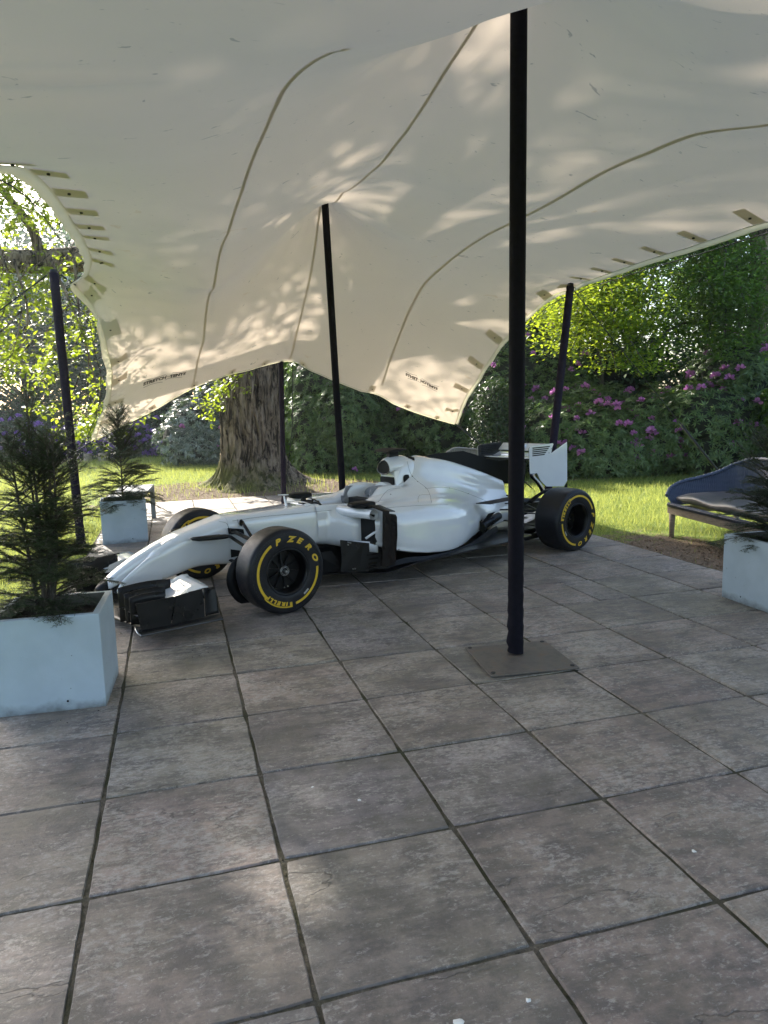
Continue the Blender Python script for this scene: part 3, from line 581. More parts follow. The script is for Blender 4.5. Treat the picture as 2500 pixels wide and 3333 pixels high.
# sidepod inlet mouths, leading tubes and struts
for sy in (1, -1):
    m = MB(); m.box((-1.01, sy*.565, .505), (.03, .20, .26)); m.build('sidepod_inlet', DK, car)
    m = MB(); m.grid([[V(-.905+.0*t, 0, 0)+V(-.10*q*.6, sy*(.27+q*.43), .645-.004*q)+V(.045*math.cos(t), 0, .045*math.sin(t)) for t in np.linspace(-.6, 2*np.pi-.6, 20)] for q in np.linspace(0, 1, 10)]); m.build('sidepod_lip', PW, car, True)
    m = MB(); m.tube([(-.93, sy*.62, .43), (-1.08, sy*.70, .535)], .016, 10, flat=.7); m.build('inlet_strut', PW, car, True)
    m = MB(); m.grid([[V(-.93-.10*k, sy*(.43+.23*k), z) for z in (.30, .35, .39)] for k in np.linspace(0, 1, 8)]); m.build('undercut_panel', PW, car, True, solid=.01)
    # vertical vane beside the pod and its top bridge
    prof = [(-1.005, .672), (-1.0, .45), (-.985, .205), (-1.145, .188), (-1.15, .45), (-1.15, .61), (-1.135, .635), (-1.075, .648)]
    m = MB(); m.prism([V(x, sy*(.775-.03*(z < .3)), z) for x, z in prof], (0, .012*sy, 0)); m.prism([V(-1.002, sy*.775, .675), V(-1.055, sy*.80, .675), V(-1.045, sy*.80, .20), V(-.985, sy*.775, .20)], (0, .004*sy, 0)); m.build('side_vane', BRN, car, bevel=.003)
    m = MB(); q = catmull([(-.86, .60, .705), (-.93, .64, .722), (-.97, .70, .70), (-1.01, .775, .672)], 12); m.grid([[V(p[0]-k*.13, sy*(p[1]-.0), p[2]-.012*k) for k in (0, .5, 1)] for p in q]); m.build('vane_bridge', BRN, car, True, solid=.006)
# ---- roll hoop / air intake
def hoop():
    m = MB(); N = 28; tri = []
    for t in np.linspace(0, 2*np.pi, N, endpoint=False):
        y = .098*math.sin(t); z = math.cos(t); z = (.075*z if z > 0 else .068*z); y *= 1.0-.28*z/.075; tri.append((y, z))
    tri = np.array(tri)
    for (x, k, dz) in ((-1.61, 1.0, -.02), (-1.625, 1.07, -.01), (-1.67, 1.10, 0), (-1.74, 1.13, .003), (-1.84, 1.15, .0), (-1.95, 1.1, -.03)):
        tri_ = [V(x+(.085*-(z+.07) if x > -1.65 else .085*-(z+.07)*max(0, (1.78+x)/.13)), y*k, .985+dz+z*k) for y, z in tri]; m.v += [tuple(p) for p in tri_]
    for i in range(5): m.f += [(i*N+j, i*N+(j+1) % N, (i+1)*N+(j+1) % N, (i+1)*N+j) for j in range(N)]
    h = m.build('air_intake', PW, car, True)
    m = MB(); P = [V(-1.616+.085*-(z+.07), y*.96, .965+z*.96) for y, z in tri]; m.add(P, [tuple(range(N))]); Q = [V(-1.62, y*.9, .97+z*.9) for y, z in tri]
    m.build('intake_mouth', DK, h)
    m = MB(); m.tube(P+[P[0], P[1]], .0065, 8, cap=False); m.build('intake_rim', BG, h, True)
hoop()
for sy in (1, -1):
    m = MB(); q = catmull([(-1.70, .10, .93), (-1.70, .105, .87), (-1.705, .115, .80), (-1.70, .13, .745)], 14); G = []
    for p in q: G.append([V(p[0]+.035*math.cos(t), sy*p[1]+.016*math.sin(t), p[2]) for t in np.linspace(0, 2*np.pi, 14, endpoint=False)])
    m.grid(np.array(G), True); m.build('roll_hoop_leg', PW, car, True)
    m = MB(); a = np.linspace(0, 2*np.pi, 28, endpoint=False)
    P = [V(-1.795+(.048*abs(math.cos(t))**.7*np.sign(math.cos(t))), 0, .835+.056*abs(math.sin(t))**.7*np.sign(math.sin(t))) for t in a]
    def ysurf(p):
        k = np.argmin(np.hypot(B_[..., 0]-p[0], B_[..., 2]-p[2])); return B_.reshape(-1, 3)[k, 1]
    y_ = max(ysurf(p) for p in P); m.prism([V(p[0], sy*(.155-.16*(p[2]-.76)+.006), p[2]) for p in P], (0, -sy*.004, 0)); m.build('side_inlet', DK, car)
m = MB(); m.box((-1.665, 0, .80), (.03, .20, .14)); m.build('hoop_backing', DK, car)
ringloft('engine_cover_front', loft([(-1.672, .72, .90, .13, .085, 4), (-1.70, .72, .985, .145, .10), (-1.76, .72, 1.032, .155, .112), (-1.86, .73, 1.045, .165, .120), (-1.95, .76, 1.030, .14, .095), (-2.02, .80, .99, .09, .05)], 3.4, 44, 30), PW)
# rear cooling mouth behind the intake
m = MB(); a = np.linspace(0, np.pi, 16); m.add([V(-1.905-.05*(1-math.sin(t)), .10*math.cos(t), .985+.075*math.sin(t)) for t in a]+[V(-1.97, .10*math.cos(t), .985+.066*math.sin(t)) for t in a], [tuple(range(16))]+[(i, i+1, 17+i, 16+i) for i in range(15)]); m.build('cooling_mouth', DK, car)
# roof camera
m = MB(); m.prism([V(-1.67, -.028, 1.05), V(-1.79, -.028, 1.05), V(-1.785, -.028, 1.115), V(-1.685, -.028, 1.115)], (0, .056, 0)); m.build('camera_mount', BK_, car, bevel=.006)
G = loft([(-1.60, 1.122, 1.132, .105, .105, 2.5), (-1.62, 1.114, 1.142, .13, .13), (-1.68, 1.112, 1.150, .135, .135), (-1.77, 1.118, 1.148, .13, .13), (-1.83, 1.128, 1.138, .11, .11)], 3, 32, 20); ringloft('roof_camera', G, BK_)
# shark fin
m = MB(); m.prism([V(-2.05, -.004, 1.03), V(-2.30, -.004, 1.064), V(-2.685, -.004, 1.068), V(-2.86, -.004, 1.02), V(-3.06, -.004, .958), V(-3.22, -.004, .93), V(-3.38, -.004, .93), V(-3.38, -.004, .66), V(-3.1, -.004, .70), V(-2.6, -.004, .88), V(-2.2, -.004, .98)], (0, .008, 0)); m.build('shark_fin', BK_, car)
# ---- floor, plank, bargeboards
for sy in (1, -1):
    e = [(-.30, .20, .09), (-.75, .26, .085), (-.98, .40, .085), (-1.115, .665, .108), (-1.17, .70, .115), (-1.45, .70, .155), (-1.70, .70, .160), (-2.5, .70, .180), (-3.0, .68, .195), (-3.05, .45, .20), (-3.6, .40, .21)]
    m = MB(); rows_ = []
    for x, y, z in e: rows_.append([V(x, 0, z-.03+.02*0), V(x, sy*y*.5, z-.005), V(x, sy*y*.85, z+.006), V(x, sy*y, z)])
    m.grid(rows_); m.build('floor', FL, car, solid=.012)
    m = MB(); q = catmull([(-1.06, .73, .20), (-1.3, .72, .215), (-1.6, .69, .185), (-1.95, .63, .178), (-2.3, .53, .20), (-2.6, .40, .235), (-2.9, .28, .26)], 30)
    m.grid([[V(p[0], sy*p[1], p[2]+.01), V(p[0], sy*(p[1]+.01), p[2]-.01), V(p[0], sy*(p[1]+.02), .5*p[2]+.075)] for p in q]); m.build('sidepod_base', BK_, car, True)
    # bargeboard: stack of curved plates
    def plate(prof, y0, y1, mat=CF, nm='bargeboard', th_=.008):
        m = MB(); xs0 = [p[0] for p in prof]; a, b = max(xs0), min(xs0); P = [V(x, sy*(y0+(y1-y0)*((a-x)/(a-b+1e-6))**1.5), z) for x, z in prof]
        m.prism(P, (0, sy*th_, 0)); return m.build(nm, mat, car, bevel=.002)
    plate([(-.745, .428), (-.95, .385), (-1.10, .36), (-1.14, .30), (-1.12, .21), (-1.15, .14), (-1.06, .14), (-.90, .15), (-.74, .145), (-.75, .28)], .50, .66)
    plate([(-.80, .36), (-.98, .33), (-1.05, .24), (-1.0, .12), (-.82, .12)], .42, .60)
    plate([(-.60, .30), (-.75, .31), (-.85, .13), (-.62, .11)], .30, .40, BK_, 'turning_vane')
    m = MB()
    for i, (x, z) in enumerate(((-.99, .285), (-1.0, .245), (-.99, .205), (-.98, .175))): m.box((x, sy*.63, z), (.11-.01*i, .012, .014))
    m.build('vane_strake', BRN, car, bevel=.003)
    m = MB(); [m.tube([(x, sy*.54, z), (x, sy*.555, z)], .006, 8) for x, z in ((-.80, .405), (-.82, .398), (-.795, .385), (-.84, .165), (-.86, .165))]; m.build('fastener', SV, car)
m = MB(); m.prism([V(-.2, -.16, .075), V(-3.3, -.16, .10), V(-3.3, .16, .10), V(-.2, .16, .075)], (0, 0, .03)); m.build('plank', BK_, car)
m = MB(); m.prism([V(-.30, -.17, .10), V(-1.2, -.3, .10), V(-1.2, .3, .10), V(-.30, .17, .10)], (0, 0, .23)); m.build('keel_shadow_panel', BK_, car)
# ---- front wing
def chordplate(pts, name, mat, y0, y1, parent=car, solid=.006):
    m = MB(); m.grid([[V(x, y0+(y1-y0)*k, z) for x, z in pts] for k in np.linspace(0, 1, 5)]); return m.build(name, mat, parent, True, solid=solid)
fwg = None
m = MB()
mp_ = [(-.88, 1.10, .155), (-.70, 1.115, .125), (-.5, 1.115, .10), (-.27, 1.13, .088), (0, 1.13, .088), (.27, 1.13, .088), (.5, 1.115, .10), (.70, 1.115, .125), (.88, 1.10, .155)]
G = []
for y, x, z in catmull(np.array(mp_)[:, [0, 1, 2]], 50):
    G.append([V(x-d, y, z+h-.03) for d, h in ((0, 0), (.03, .012), (.12, .016), (.22, .03), (.22, .024), (.12, .004), (.03, -.008))])
m.grid(np.array(G), True); m.build('front_wing_main', CF, car, True)
for sy in (1, -1):
    for i, (xo, zo, c) in enumerate(((.91, .13, .15), (.80, .175, .13), (.70, .225, .11))):
        G = []
        for k in np.linspace(0, 1, 16):
            y = sy*(.27+.59*k); z0 = zo-.03*(1-k)*i-.02*(1-k); G.append([V(xo-d*c+.03*(1-k), y, z0+h*(.5+.5*k)) for d, h in ((0, 0), (.3, .015), (.65, .045), (1, .085))])
        m = MB(); m.grid(np.array(G)); m.build('wing_flap', CF, car, True, solid=.005)
    # endplate in four overlapping curved leaves
    lv = [([(1.155, .295), (.90, .300), (.875, .295), (.905, .21), (.93, .105), (1.13, .105)], .885),
          ([(.885, .302), (.80, .312), (.785, .30), (.83, .21), (.845, .110), (.925, .106), (.90, .21)], .893),
          ([(.79, .314), (.69, .318), (.68, .21), (.682, .115), (.842, .112), (.825, .21)], .889)]
    for P, y in lv: m = MB(); m.prism([V(x, sy*y, z) for x, z in P], (0, sy*.006, 0)); m.build('endplate', CF, car, bevel=.0015)
    G = []
    for t in np.linspace(0, 1, 10): G.append([V(.675-.105*q, sy*(.893-.055*math.sin(q*2.2)*(.3+.7*t)), .118+(.20-.02*q)*t) for q in np.linspace(0, 1, 8)])
    m = MB(); m.grid(G); m.build('endplate_trailing_leaf', CF, car, True, solid=.005)
    m = MB(); G = []
    for k in np.linspace(0, 1, 10): x = 1.145-.58*k; G.append([V(x, sy*.875, .112), V(x, sy*.90, .108), V(x, sy*.925, .096), V(x, sy*.94, .082), V(x, sy*.935, .078), V(x, sy*.87, .10)])
    m.grid(np.array(G)); m.build('footplate', FL, car, True)
    m = MB(); m.tube([(1.15, sy*.93, .085), (1.16, sy*.90, .10), (1.16, sy*.87, .115), (1.15, sy*.83, .12)], .006, 6); m.build('wing_tip_edge', SV, car, True)
    for y, zt, x0, x1, zb in ((.79, .318, 1.165, .93, .13), (.69, .326, 1.165, .89, .12), (.56, .345, 1.165, .80, .10)):
        G = [[V(x0-(x0-x1)*k-.0*z, sy*(y+.035*k*k), zb+(zt-zb)*z+.018*math.sin(k*2.5)*z) for z in np.linspace(0, 1, 6)] for k in np.linspace(0, 1, 8)]
        m = MB(); m.grid(G); m.build('turning_vane', CF, car, True, solid=.005)
    G = [[V(1.15-.20*k, sy*(.56+.33*q), .205-.01*k) for q in np.linspace(0, 1, 6)] for k in np.linspace(0, 1, 4)]; m = MB(); m.grid(G); m.build('cascade_shelf', CF, car, True, solid=.004)
    # white cascade winglet
    G = []
    for k in np.linspace(0, 1, 24):
        y = sy*(.50+.37*k); zt = .330-.008*k-.03*max(0, k-.75)*4*(k-.0)*.35; xf = .93-.02*k
        G.append([V(xf+.005-q*(.30-.02*k), y, .262-.0*k+(zt-.255)*min(1, q*1.25)**1.4+.012*math.exp(-(k/.06)**2)) for q in np.linspace(0, 1, 8)])
    m = MB(); m.grid(G); w_ = m.build('cascade_winglet', PW, car, True, solid=.006)
    G = [[V(.90-q*.12, sy*(.50+.3*k), .245+.02*q) for q in np.linspace(0, 1, 4)] for k in np.linspace(0, 1, 6)]; m = MB(); m.grid(G); m.build('lower_slat', PW, w_, True, solid=.004)
    m = MB(); m.prism([V(.94, sy*.50, .24), V(.62, sy*.50, .25), V(.62, sy*.50, .325), V(.80, sy*.50, .33), V(.90, sy*.50, .30)], (0, sy*.005, 0)); m.build('fence', PW, w_)
    m = MB()
    for k in range(6): m.prism([V(.905-.006*k, sy*(.60+.03*k), .245), V(.80, sy*(.60+.03*k), .25), V(.80, sy*(.60+.03*k), .262)], (0, sy*.003, 0))
    m.build('fence', PW, w_)
# ---- suspension
def arm(a, b, w=.035, h=.012, mat=CF, name='wishbone'):
    m = MB(); a, b = np.array(a, float), np.array(b, float); T = (b-a)/np.linalg.norm(b-a); N = V(1, 0, 0)-T[0]*T; N /= np.linalg.norm(N)
    P = [a+(b-a)*k for k in np.linspace(0, 1, 8)]; m.tube(P, w/2, 12, flat=h/w, upv=(0, 0, 1)); return m.build(name, mat, car, True)
for sy in (1, -1):
    arm((.10, sy*.17, .575), (.01, sy*.66, .47), .06, .018); arm((-.28, sy*.20, .56), (-.01, sy*.66, .47), .05, .016); arm((.13, sy*.18, .535), (.10, sy*.68, .42), .04, .014, name='track_rod')
    arm((.12, sy*.17, .33), (0, sy*.68, .20), .05, .018); arm((-.28, sy*.2, .33), (0, sy*.68, .20), .05, .018); arm((.012, sy*.19, .640), (-.02, sy*.66, .26), .03, .022, BRN, 'push_rod')
    m = MB(); m.prism([V(.137, sy*.172, .60), V(.0, sy*.180, .575), V(-.005, sy*.182, .535), V(.13, sy*.174, .545)], (0, sy*.009, 0)); m.build('wishbone_slot', DK, car, bevel=.004)
    m = MB(); m.prism([V(.12, sy*.174, .42), V(.04, sy*.176, .40), V(.04, sy*.176, .355), V(.12, sy*.174, .352)], (0, sy*.007, 0)); m.build('wishbone_slot', DK, car)
    m = MB(); a = np.linspace(0, 2*np.pi, 16, endpoint=False); m.prism([V(.018+.018*math.cos(t), sy*.1865, .632+.028*math.sin(t)) for t in a], (0, sy*.004, 0)); m.build('push_rod_hole', DK, car)
    # brake duct
    m = MB(); q = catmull([(.22, .60, .46), (.31, .615, .40), (.355, .62, .30), (.345, .62, .20), (.29, .62, .11), (.25, .63, .08)], 20)
    m.grid([[V(p[0]+.02, sy*(p[1]-.06*0), p[2]), V(p[0]-.06, sy*(p[1]+.015), p[2])] for p in q]); m.build('brake_duct', BK_, car, True, solid=.012)
    m = MB(); m.tube([(0, sy*.60, .33), (0, sy*.70, .33)], .16, 24); m.build('brake_drum', BK_, car, True, auto=.6)
    for a_, b_ in (((-3.15, .12, .47), (-3.46, .62, .50)), ((-3.75, .10, .47), (-3.46, .62, .50)), ((-3.0, .16, .42), (-3.44, .62, .42)), ((-3.1, .14, .30), (-3.46, .62, .20)), ((-3.8, .10, .28), (-3.46, .62, .20)), ((-3.3, .12, .36), (-3.46, .6, .36)), ((-3.2, .14, .56), (-3.5, .60, .30))):
        arm((a_[0], sy*a_[1], a_[2]), (b_[0], sy*b_[1], b_[2]), .05, .016)
    m = MB(); q = catmull([(-3.20, .50, .50), (-3.28, .55, .58), (-3.42, .57, .625), (-3.6, .57, .60), (-3.72, .57, .52)], 16); m.grid([[V(p[0], sy*(p[1]-.09), p[2]-.02), V(p[0], sy*(p[1]-.04), p[2]+.008), V(p[0], sy*p[1], p[2])] for p in q]); m.build('rear_brake_duct', BK_, car, True, solid=.01)
    m = MB(); m.tube([(-3.46, sy*.56, .33), (-3.46, sy*.62, .33)], .16, 24); m.build('brake_drum', BK_, car, True)
    # shoulder winglet, exhaust heat shield, floor fin near the rear tyre
    m = MB(); m.prism([V(-2.47, sy*.40, .560), V(-2.56, sy*.52, .553), V(-2.95, sy*.55, .575), V(-2.95, sy*.40, .575)], (0, 0, .008)); m.build('shoulder_winglet', BK_, car, bevel=.003)
    m = MB(); m.tube([(-2.56, sy*.40, .33), (-2.70, sy*.39, .36), (-2.85, sy*.36, .39)], [.055, .048, .04], 14); m.tube([(-2.53, sy*.42, .32), (-2.545, sy*.42, .325)], .06, 14); m.build('exhaust_pipe', SV if 0 else CF, car, True, auto=.6)
    m = MB(); m.prism([V(-2.48, sy*.47, .36), V(-2.60, sy*.45, .45), V(-2.72, sy*.43, .455), V(-2.63, sy*.44, .40)], (0, sy*.006, 0)); m.build('outlet_lip', BK_, car)
    m = MB(); m.prism([V(-3.05, sy*.50, .14), V(-3.95, sy*.48, .30), V(-3.95, sy*.48, .14), V(-3.1, sy*.50, .11)], (0, sy*.006, 0)); m.build('diffuser_fence', FL, car)
m = MB(); m.prism([V(-3.3, -.48, .14), V(-4.0, -.48, .27), V(-4.0, .48, .27), V(-3.3, .48, .14)], (0, 0, .012)); m.build('diffuser', FL, car)
G = loft([(-3.0, .26, .56, .16, .14, 4), (-3.4, .27, .50, .12, .11), (-3.75, .30, .46, .08, .07), (-3.98, .33, .42, .05, .04)], 4, 24, 20); ringloft('gearbox', G, BK_)
# ---- rear wing
def grooved(sy):
    P = [(-3.285, 1.070), (-3.30, 1.085), (-3.34, 1.095), (-3.675, 1.110), (-3.645, 1.000), (-3.915, 1.112), (-3.925, .675), (-3.865, .615), (-3.57, .640), (-3.47, .715), (-3.415, .798), (-3.30, .795)]
    y = .385*sy; m = MB(); m.prism([V(x, y, z) for x, z in P], (0, .005*sy, 0)); ep = m.build('rear_wing_endplate', PW, car, bevel=.001)
    m = MB(); m.prism([V(x, y-.0015*sy, z) for x, z in P], (0, -.004*sy, 0)); m.build('endplate_inner_skin', CF, ep)
    for i in range(5):
        zt = 1.079-.0205*i; x1 = -3.625+.021*i; m = MB(); m.prism([V(-3.335, y+.0055*sy, zt-.003*0), V(x1, y+.0055*sy, zt+.004), V(x1+.012, y+.0055*sy, zt-.008), V(-3.335, y+.0055*sy, zt-.012)], (0, .0015*sy, 0)); m.build('louvre', DK, ep)
        m = MB(); m.prism([V(-3.335, y-.006*sy, zt), V(x1, y-.006*sy, zt+.004), V(x1+.012, y-.006*sy, zt-.008), V(-3.335, y-.006*sy, zt-.012)], (0, -.004*sy, 0)); m.build('louvre_rib', BK_, ep)
    m = MB(); [m.tube([(x, y+.004*sy, z), (x, y+.008*sy, z)], .005, 8) for x, z in ((-3.645, 1.05), (-3.605, 1.008))]; m.build('bolt', DK, ep)
    # swan support strut
    m = MB(); q = catmull([(-3.305, .80, 0), (-3.33, .755, 0), (-3.40, .70, 0), (-3.46, .635, 0), (-3.49, .59, 0)], 14); m.grid([[V(p[0]+.012-k*.075, sy*.388, p[1]+k*.0) for k in (0, 1)] for p in q]); m.build('endplate_foot', BG, ep, True, solid=.006)
    m = MB(); m.prism([V(-3.93, sy*.386, .665), V(-3.93, sy*.386, .60), V(-3.87, sy*.386, .60)], (0, sy*.004, 0)); m.build('endplate_tail', BK_, ep)
grooved(1); grooved(-1)
def foil(name, cs, mat, camber=.02, th0=.012):
    m = MB(); G = []
    for y in np.linspace(-.378, .378, 30):
        xf, zf, xr, zr = cs(y); r_ = []
        for k in np.linspace(0, 1, 10): r_.append((k, th0*math.sin(math.pi*k**.6)))
        top = [V(xf+(xr-xf)*k, y, zf+(zr-zf)*k-camber*math.sin(math.pi*k)+h) for k, h in r_]; bot = [V(xf+(xr-xf)*k, y, zf+(zr-zf)*k-camber*math.sin(math.pi*k)-h*.3) for k, h in r_[::-1]]
        G.append(top+bot[1:-1])
    m.grid(np.array(G), True); return m.build(name, mat, car, True)
foil('rear_wing_main', lambda y: (-3.38, .955-.0*y, -3.64, 1.00), PW, .03, .016); foil('main_underside', lambda y: (-3.375, .945, -3.645, .985), CF, .03, .010); foil('rear_wing_flap', lambda y: (-3.62, 1.02, -3.70, 1.10), PW, .012, .012)
m = MB(); G = loft([(-3.50, 1.00, 1.02, .015, .015, 2), (-3.58, .995, 1.06, .03, .025), (-3.68, 1.02, 1.10, .02, .015)], 2, 14, 12); m.grid(G, True); m.build('flap_actuator', PW, car, True)
m = MB()
for y in (-.05, .05): m.prism([V(-3.55, y, .94), V(-3.62, y, .94), V(-3.56, y, .45), V(-3.48, y, .45)], (0, .008, 0))
m.build('wing_pylon', CF, car)
m = MB(); m.box((-3.80, 0, .42), (.14, .70, .012)); m.build('beam_wing', CF, car, bevel=.003)
# panel joints: thin recessed-looking lines laid on the body with fasteners
def surf_line(name, pts, w=.0022, mat=DK):
    q = catmull(np.array(pts, float), 26); m = MB(); P = []
    F_ = B_.reshape(-1, 3)
    for x, z in q:
        k = np.argsort(np.hypot(F_[:, 0]-x, F_[:, 2]-z)+(F_[:, 1] < .05)*1)[:3]; y = F_[k, 1].mean(); P.append(V(x, y+.001, z))
    P = np.array(P); P[1:-1] = (P[:-2]+2*P[1:-1]+P[2:])/4; m.tube(P, w/2, 5); return m.build(name, mat, car, True)
from mathutils.bvhtree import BVHTree
_v, _f = [], []
for o in car.children:
    if o.name.split('.')[0] in ('bodywork', 'nose_cone', 'monocoque', 'cockpit_tub', 'engine_cover_front', 'air_intake') and o.type == 'MESH':
        k = len(_v); _v += [tuple(p.co) for p in o.data.vertices]; _f += [tuple(i+k for i in p.vertices) for p in o.data.polygons]
bvh = BVHTree.FromPolygons(_v, _f); CM = Matrix.Translation((-1.28, 6.08494, 0)) @ Matrix.Rotation(3.793343, 4, 'Z'); CI = CM.inverted()
def onbody(px, py):  # full-size photograph pixel -> point on the car's skin
    d = FW*FPX+RT*(px-1250)-UP*(py-1666.5); o_ = CI @ Vector(CAM); dd = (CI.to_3x3() @ Vector(d)).normalized(); h = bvh.ray_cast(o_, dd); return (np.array(h[0]), np.array(h[1])) if h[0] is not None else None
def joint_line(pts, mirror=False):
    q = catmull(np.array(pts, float), 8*len(pts)); P = [onbody(*p) for p in q]; P = [p for p in P if p is not None]
    if len(P) < 3: return
    P = np.array([p[0] for p in P]); ok = np.r_[True, np.linalg.norm(np.diff(P, axis=0), axis=1) < .12]
    if not ok.all(): P = P[:np.argmin(ok)] if np.argmin(ok) > 3 else P[np.argmin(ok):]
    m = MB(); m.tube(P, .0014, 5); m.build('panel_joint', DK, car, True)
c2 = lambda L: [(1000+x/1.659, 1350+y/1.659) for x, y in L]; c1 = lambda L: [(200+x/1.8433, 1400+y/1.8433) for x, y in L]
joint_line(c2([(540, 252), (552, 300), (568, 332), (600, 362), (645, 398), (662, 430), (672, 475)])); joint_line(c2([(645, 398), (700, 393), (770, 396), (870, 426), (975, 470), (1010, 488)]))
joint_line(c2([(600, 472), (599, 450), (612, 434), (664, 432)])); joint_line(c2([(350, 475), (385, 468), (405, 440), (440, 405), (500, 395)])); joint_line(c2([(430, 502), (520, 495), (640, 488), (760, 486)]))
joint_line(c1([(945, 548), (985, 556), (1000, 575), (1005, 610), (1004, 640)])); joint_line(c1([(1055, 535), (1065, 565), (1085, 580), (1105, 583)])); joint_line(c1([(1025, 545), (1200, 520), (1450, 497), (1620, 480)]))
for x, y in c2([(495, 727), (690, 745), (823, 708), (912, 660), (568, 332), (596, 360), (641, 396), (451, 430), (768, 396), (870, 426), (975, 470), (385, 468), (365, 703), (343, 662)]):
    h = onbody(x, y)
    if h: p, n_ = h; m = MB(); m.tube([p-n_*.002, p+n_*.0015], .0055, 8); m.build('fastener', DK, car)
# ---- wheels
def rubber():
    t = NT('tyre_rubber', .42, (.014, .014, .017), spec=.3); n1 = t.noise(14, detail=6, rough=.7); n2 = t.noise(70, detail=4)
    c = t.ramp(n1, [(.35, (.006, .006, .008)), (.65, (.014, .014, .018))]); t.color(t.mix(t.ramp(n2, [(.6, 0), (.8, .5)]), c, (.04, .04, .048)))
    t.L(t.ramp(n1, [(.3, .30), (.7, .55)]), t.b.inputs['Roughness']); t.bump(n2, .35, .003); return t.m
RB = rubber(); YL = simple('tyre_yellow', (.62, .40, .015), .55, .12, 30); RMm = simple('rim_black', (.003, .003, .0035), .35, .3, 20, spec=.3); LBm = simple('barcode_label', (.35, .35, .35), .6, .5, 120)
def side_profile(w, R):  # half of the tyre section, from tread centre to bead (y out, r)
    return [(0, R), (w*.55, R-.001), (w*.78, R-.004), (w*.90, R-.012), (w*.965, R-.028), (w*1.0, R-.055), (w*1.012, R-.085), (w*1.005, R-.115), (w*.985, R-.140), (w*.955, R-.148), (w*.93, R-.150)]
def wheel(x, side, front, rot, steer=0):
    hw, R = (.1225 if front else .1625), .33
    yc = side*(.90-hw); root = link('wheel', None, car); root.location = (x, yc, R); root.rotation_euler = (0, 0, steer)
    pr = catmull(side_profile(hw, R), 24); prof = np.r_[pr[::-1]*[-1, 1], pr[1:]]; N = 96
    a = np.linspace(0, 2*np.pi, N, endpoint=False)
    G = np.array([[V(r*math.cos(t), y, r*math.sin(t)) for t in a] for y, r in prof]); m = MB(); m.grid(G, True); m.build('tyre', RB, root, True)
    # shallow moulded rings on the outer shoulder
    for s_ in (1, -1):
        m = MB()
        for rr_, yy in ((R-.030, .968), (R-.038, .982), (R-.046, .993)): m.tube([V(rr_*math.cos(t), s_*hw*yy, rr_*math.sin(t)) for t in np.linspace(0, 2*np.pi, 73)], .0018, 5, cap=False)
        m.build('sidewall_ridge', RB, root, True)
    # rim
    Ri = R-.148
    for s_ in (1, -1):
        pf = [(hw*.96, Ri), (hw*.985, Ri-.004), (hw*.97, Ri-.014), (hw*.80, Ri-.022), (hw*.55, Ri-.03), (hw*.2, Ri-.034)]; m = MB(); m.grid([[V(r*math.cos(t), s_*y, r*math.sin(t)) for t in a[::2]] for y, r in pf], True); m.build('rim', RMm, root, True)
    yb = hw*(.30 if front else .05)
    for s_ in (1, -1) if front else (1,):
        yo = side*yb if s_ == 1 else -side*hw*.5
        m = MB(); aa = a[::2]; m.add([V((Ri-.03)*math.cos(t), yo-side*.02*s_, (Ri-.03)*math.sin(t)) for t in aa], [tuple(range(len(aa)))]); m.build('wheel_disc', RMm, root)
        if s_ == 1:
            for k in range(10):
                t = k*math.pi/5+.2; m = MB(); d = V(math.cos(t), 0, math.sin(t)); e = V(-math.sin(t), 0, math.cos(t))
                m.prism([d*.035+e*.010+V(0, yo+side*.012, 0), d*(Ri-.034)+e*.005+V(0, yo-side*.002, 0), d*(Ri-.034)-e*.005+V(0, yo-side*.002, 0), d*.035-e*.010+V(0, yo+side*.012, 0)], (0, -side*.012, 0)); m.build('spoke', BK_, root, bevel=.002)
    m = MB(); yo = side*yb; m.tube([V(0, yo, 0), V(0, yo+side*.03, 0)], [.042, .036], 24)
    m.build('hub', RMm, root, True, auto=.6)
    if front and side > 0:
        m = MB()
        for rr_, r2 in ((.037, .0016), (.026, .0014)): m.tube([V(rr_*math.cos(t), yo+side*.031, rr_*math.sin(t)) for t in np.linspace(0, 2*np.pi, 40)], r2, 5, cap=False)
        for k in range(16): t = k*math.pi/8; m.tube([V(.027*math.cos(t), yo+side*.031, .027*math.sin(t)), V(.036*math.cos(t), yo+side*.031, .036*math.sin(t))], .0013, 5)
        m.tube([V(0, yo+side*.028, 0), V(0, yo+side*.058, 0)], [.010, .008], 12); m.build('hub_nut', SV, root, True, auto=.6)
        m = MB(); m.tube([V(-.03, yo+side*.01, -Ri+.055), V(-.03, yo+side*.02, -Ri+.055)], .005, 8); m.tube([V(.0, yo+side*.01, -Ri+.05), V(.0, yo+side*.02, -Ri+.05)], .004, 8); m.build('valve', SV, root)
    elif not front:
        m = MB(); m.tube([V(0, yo, 0), V(0, yo+side*.06, 0)], [.012, .009], 12); m.build('hub_nut', BG, root, True)
    # markings on the outboard and inboard walls, read clockwise from outside
    pc = catmull(side_profile(hw, R), 200)
    def at_r(r):
        q = pc[90:]; k = np.argmin(np.abs(q[:, 1]-r)); k = min(k, len(q)-1); return q[k, 0]
